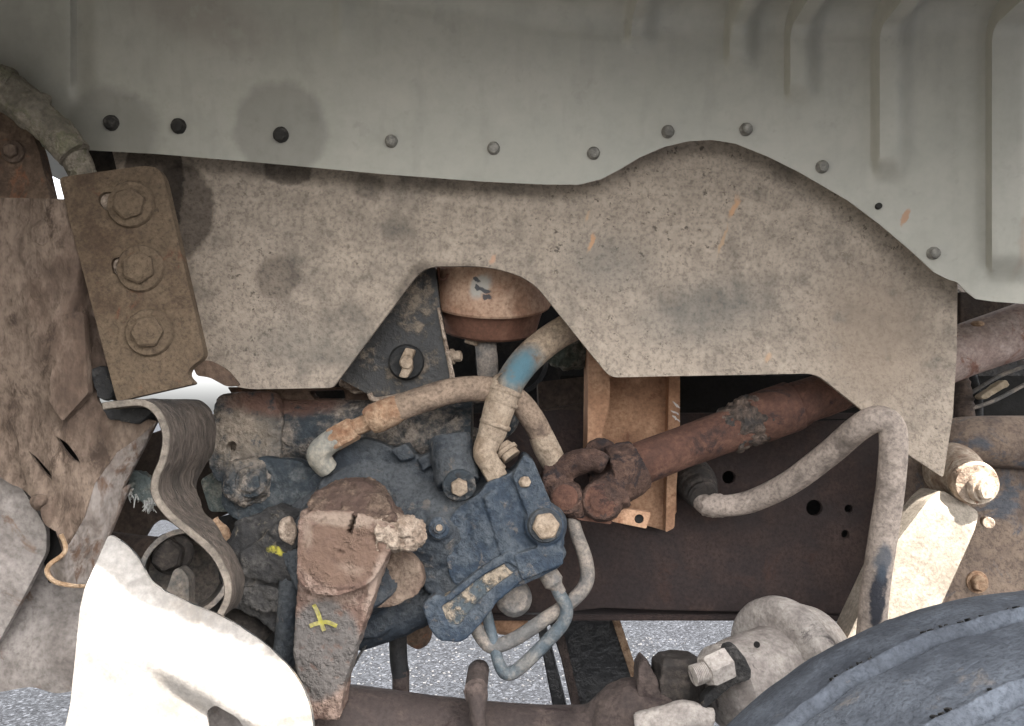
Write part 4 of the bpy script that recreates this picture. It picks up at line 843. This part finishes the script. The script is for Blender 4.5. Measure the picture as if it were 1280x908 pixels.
b = B(); lathe(b, P(846, 905, .02), P(846, 868, .02), [(0, 40*M(.02)), (.9, 36*M(.02)), (1, 32*M(.02))], 26); lathe(b, P(846, 866, .02), P(846, 818, .02), [(0, 34*M(.02)), (.45, 34*M(.02)), (.5, 31*M(.02)), (.85, 31*M(.02)), (1, 24*M(.02))], 6); obj('castle_nut', cast(b, .0018, 1, .0012, 60), m_bootblk, dl)
b = cast(tube(B(), [(800, 912, -.03, 20), (835, 902, -.04, 20), (862, 896, -.04, 18), (885, 905, -.04, 20)], 5, 20), .0025, 2, .002, 50); obj('dusty_boot', b, m_chamber, dl)

# brake chamber
bc = thing('brake_chamber', 'dusty tan brake chamber with clamp ring and threaded stud beside the tyre', 'brake chamber', P(950, 880, .05))
C_ = P(984, 832, .075); E_ = P(906, 862, .02); mp_ = M(.05); q0 = E_; q1 = C_+(C_-E_)*.5
b = lathe(B(), q0, q1, [(-.08, 20*mp_), (-.06, 38*mp_), (.0, 52*mp_), (.08, 52*mp_), (.2, 54*mp_), (.6, 54*mp_), (.62, 78*mp_), (.8, 76*mp_), (1.0, 62*mp_), (1.2, 30*mp_)], 56); obj('can', b, m_chamber, bc, sharp=40)
b = lathe(B(), q0+(q1-q0)*.54, q0+(q1-q0)*.76, [(0, 66*mp_), (.03, 78*mp_), (.15, 84*mp_), (.3, 86*mp_), (.7, 86*mp_), (.85, 84*mp_), (.97, 78*mp_), (1, 66*mp_)], 64); obj('clamp_ring', b, m_chamber, bc, sharp=60)
b = cast(sheet(B(), rnd([(905, 810, 6), (918, 806, 6), (938, 832, 10), (940, 850, 8), (918, 856, 6), (890, 880, 6), (875, 895, 6), (880, 872, 6), (908, 845, 6)]), -.045, .02), .002, 2, .0015, 70); obj('bracket', b, m_darkmud, bc)
b = B(); 
prof = [(0, .0105)]
for k in range(9): prof += [(k/9+.02, .0125), (k/9+.07, .0125), (k/9+.09, .0108)]
lathe(b, P(866, 845, -.06), P(884, 839, -.055), prof, 22); obj('stud', b, m_chamber, bc)
b = lathe(B(), P(882, 840, -.055), P(908, 828, -.045), [(0, .018), (.1, .0205), (.9, .0205), (1, .02)], 6); obj('nut', b, m_chamber, bc)
b = cyl(B(), P(946, 806, .0), P(946, 806, -.012), 4*M(-.03)); obj('vent_hole', b, m_hole, bc)

# ------------------------------------------------------------------ tyre
ty = thing('front_tyre', 'dusty blue black truck tyre with moulded ridges filling the bottom right corner', 'tyre', Vector((.565, -.3, GZ)))
TC = Vector((.565, 0, .163)); RT = .503
prof = []          # (y, radius)
def tyre_r(y):
    t = (y+.20)/(-.30)       # 0 inner edge, 1 outer edge
    r = RT-.006*(2*t-1)**2
    return r
ys = []; y = -.19
n = 200
pts = [(-.165, RT-.16), (-.17, RT-.10), (-.178, RT-.05), (-.188, RT-.02)]
for k in range(n+1):
    y = -.20-.29*k/n; t = k/n
    r = RT-.012*max(0, (t-.55)/.45)**2-.006*max(0, (.15-t)/.15)**2
    for c, h, wd in ((.34, .0085, .018), (.80, .009, .018)):     # moulded ridges with a groove on the near side
        r += h*math.exp(-((t-c)/wd)**2)-h*1.1*math.exp(-((t-c-.036)/.010)**2)
    pts.append((y, r))
pts += [(-.502, RT-.025), (-.512, RT-.045), (-.52, RT-.09), (-.522, RT-.15), (-.515, RT-.21), (-.50, RT-.24)]
b = B(); SEG = 600; rings = []
for y, r in pts:
    ring = []
    for k in range(SEG):
        a = 2*math.pi*k/SEG; yy = y
        wob = .005*noise.noise((math.cos(a)*9, math.sin(a)*9, 2.0))+.004*noise.noise((math.cos(a)*30, math.sin(a)*30, 5.0))
        if -.49 < y < -.205: yy += wob
        rr_ = r+.0014*noise.noise((math.cos(a)*14, y*25, math.sin(a)*14))
        ring.append(b.verts.new(TC+Vector((math.cos(a)*rr_, yy, math.sin(a)*rr_))))
    rings.append(ring)
for i in range(len(rings)-1):
    for k in range(SEG): b.faces.new((rings[i][k], rings[i][(k+1) % SEG], rings[i+1][(k+1) % SEG], rings[i+1][k]))
obj('carcass', b, m_tyre, ty, sharp=60)
b = lathe(B(), TC+Vector((0, -.19, 0)), TC+Vector((0, -.50, 0)), [(0, .10), (.0, .26), (.1, .30), (.9, .30), (1, .27), (.9, .25), (.7, .24), (.65, .10)], 64); obj('wheel_rim', b, m_white, ty)
b = B(); rr = random.Random(11)      # little sipes along the ridges
for c in (.305, .765):
    for k in range(150):
        a = R(60+k*.62+rr.uniform(-.2, .2)); y = -.20-.29*c+.005*noise.noise((math.cos(a)*9, math.sin(a)*9, 2.0))+.004*noise.noise((math.cos(a)*30, math.sin(a)*30, 5.0))
        if rr.random() < .4+.4*(noise.noise((k*.13, c, 0)) > .1): continue
        d = Vector((math.cos(a), 0, math.sin(a))); tg = Vector((-math.sin(a), 0, math.cos(a)))
        p = TC+d*(RT+.0004 if c < .5 else RT-.0028)+Vector((0, y, 0))
        boxp(b, p+Vector((0, rr.uniform(.003, .008), 0)), p-Vector((0, rr.uniform(.001, .004), 0))+tg*rr.uniform(-.002, .003)+d*.003, .0012+rr.random()*.0012, .006, up=d, bev=0)
obj('moulding_ticks', b, m_rubber, ty, kind='stuff')
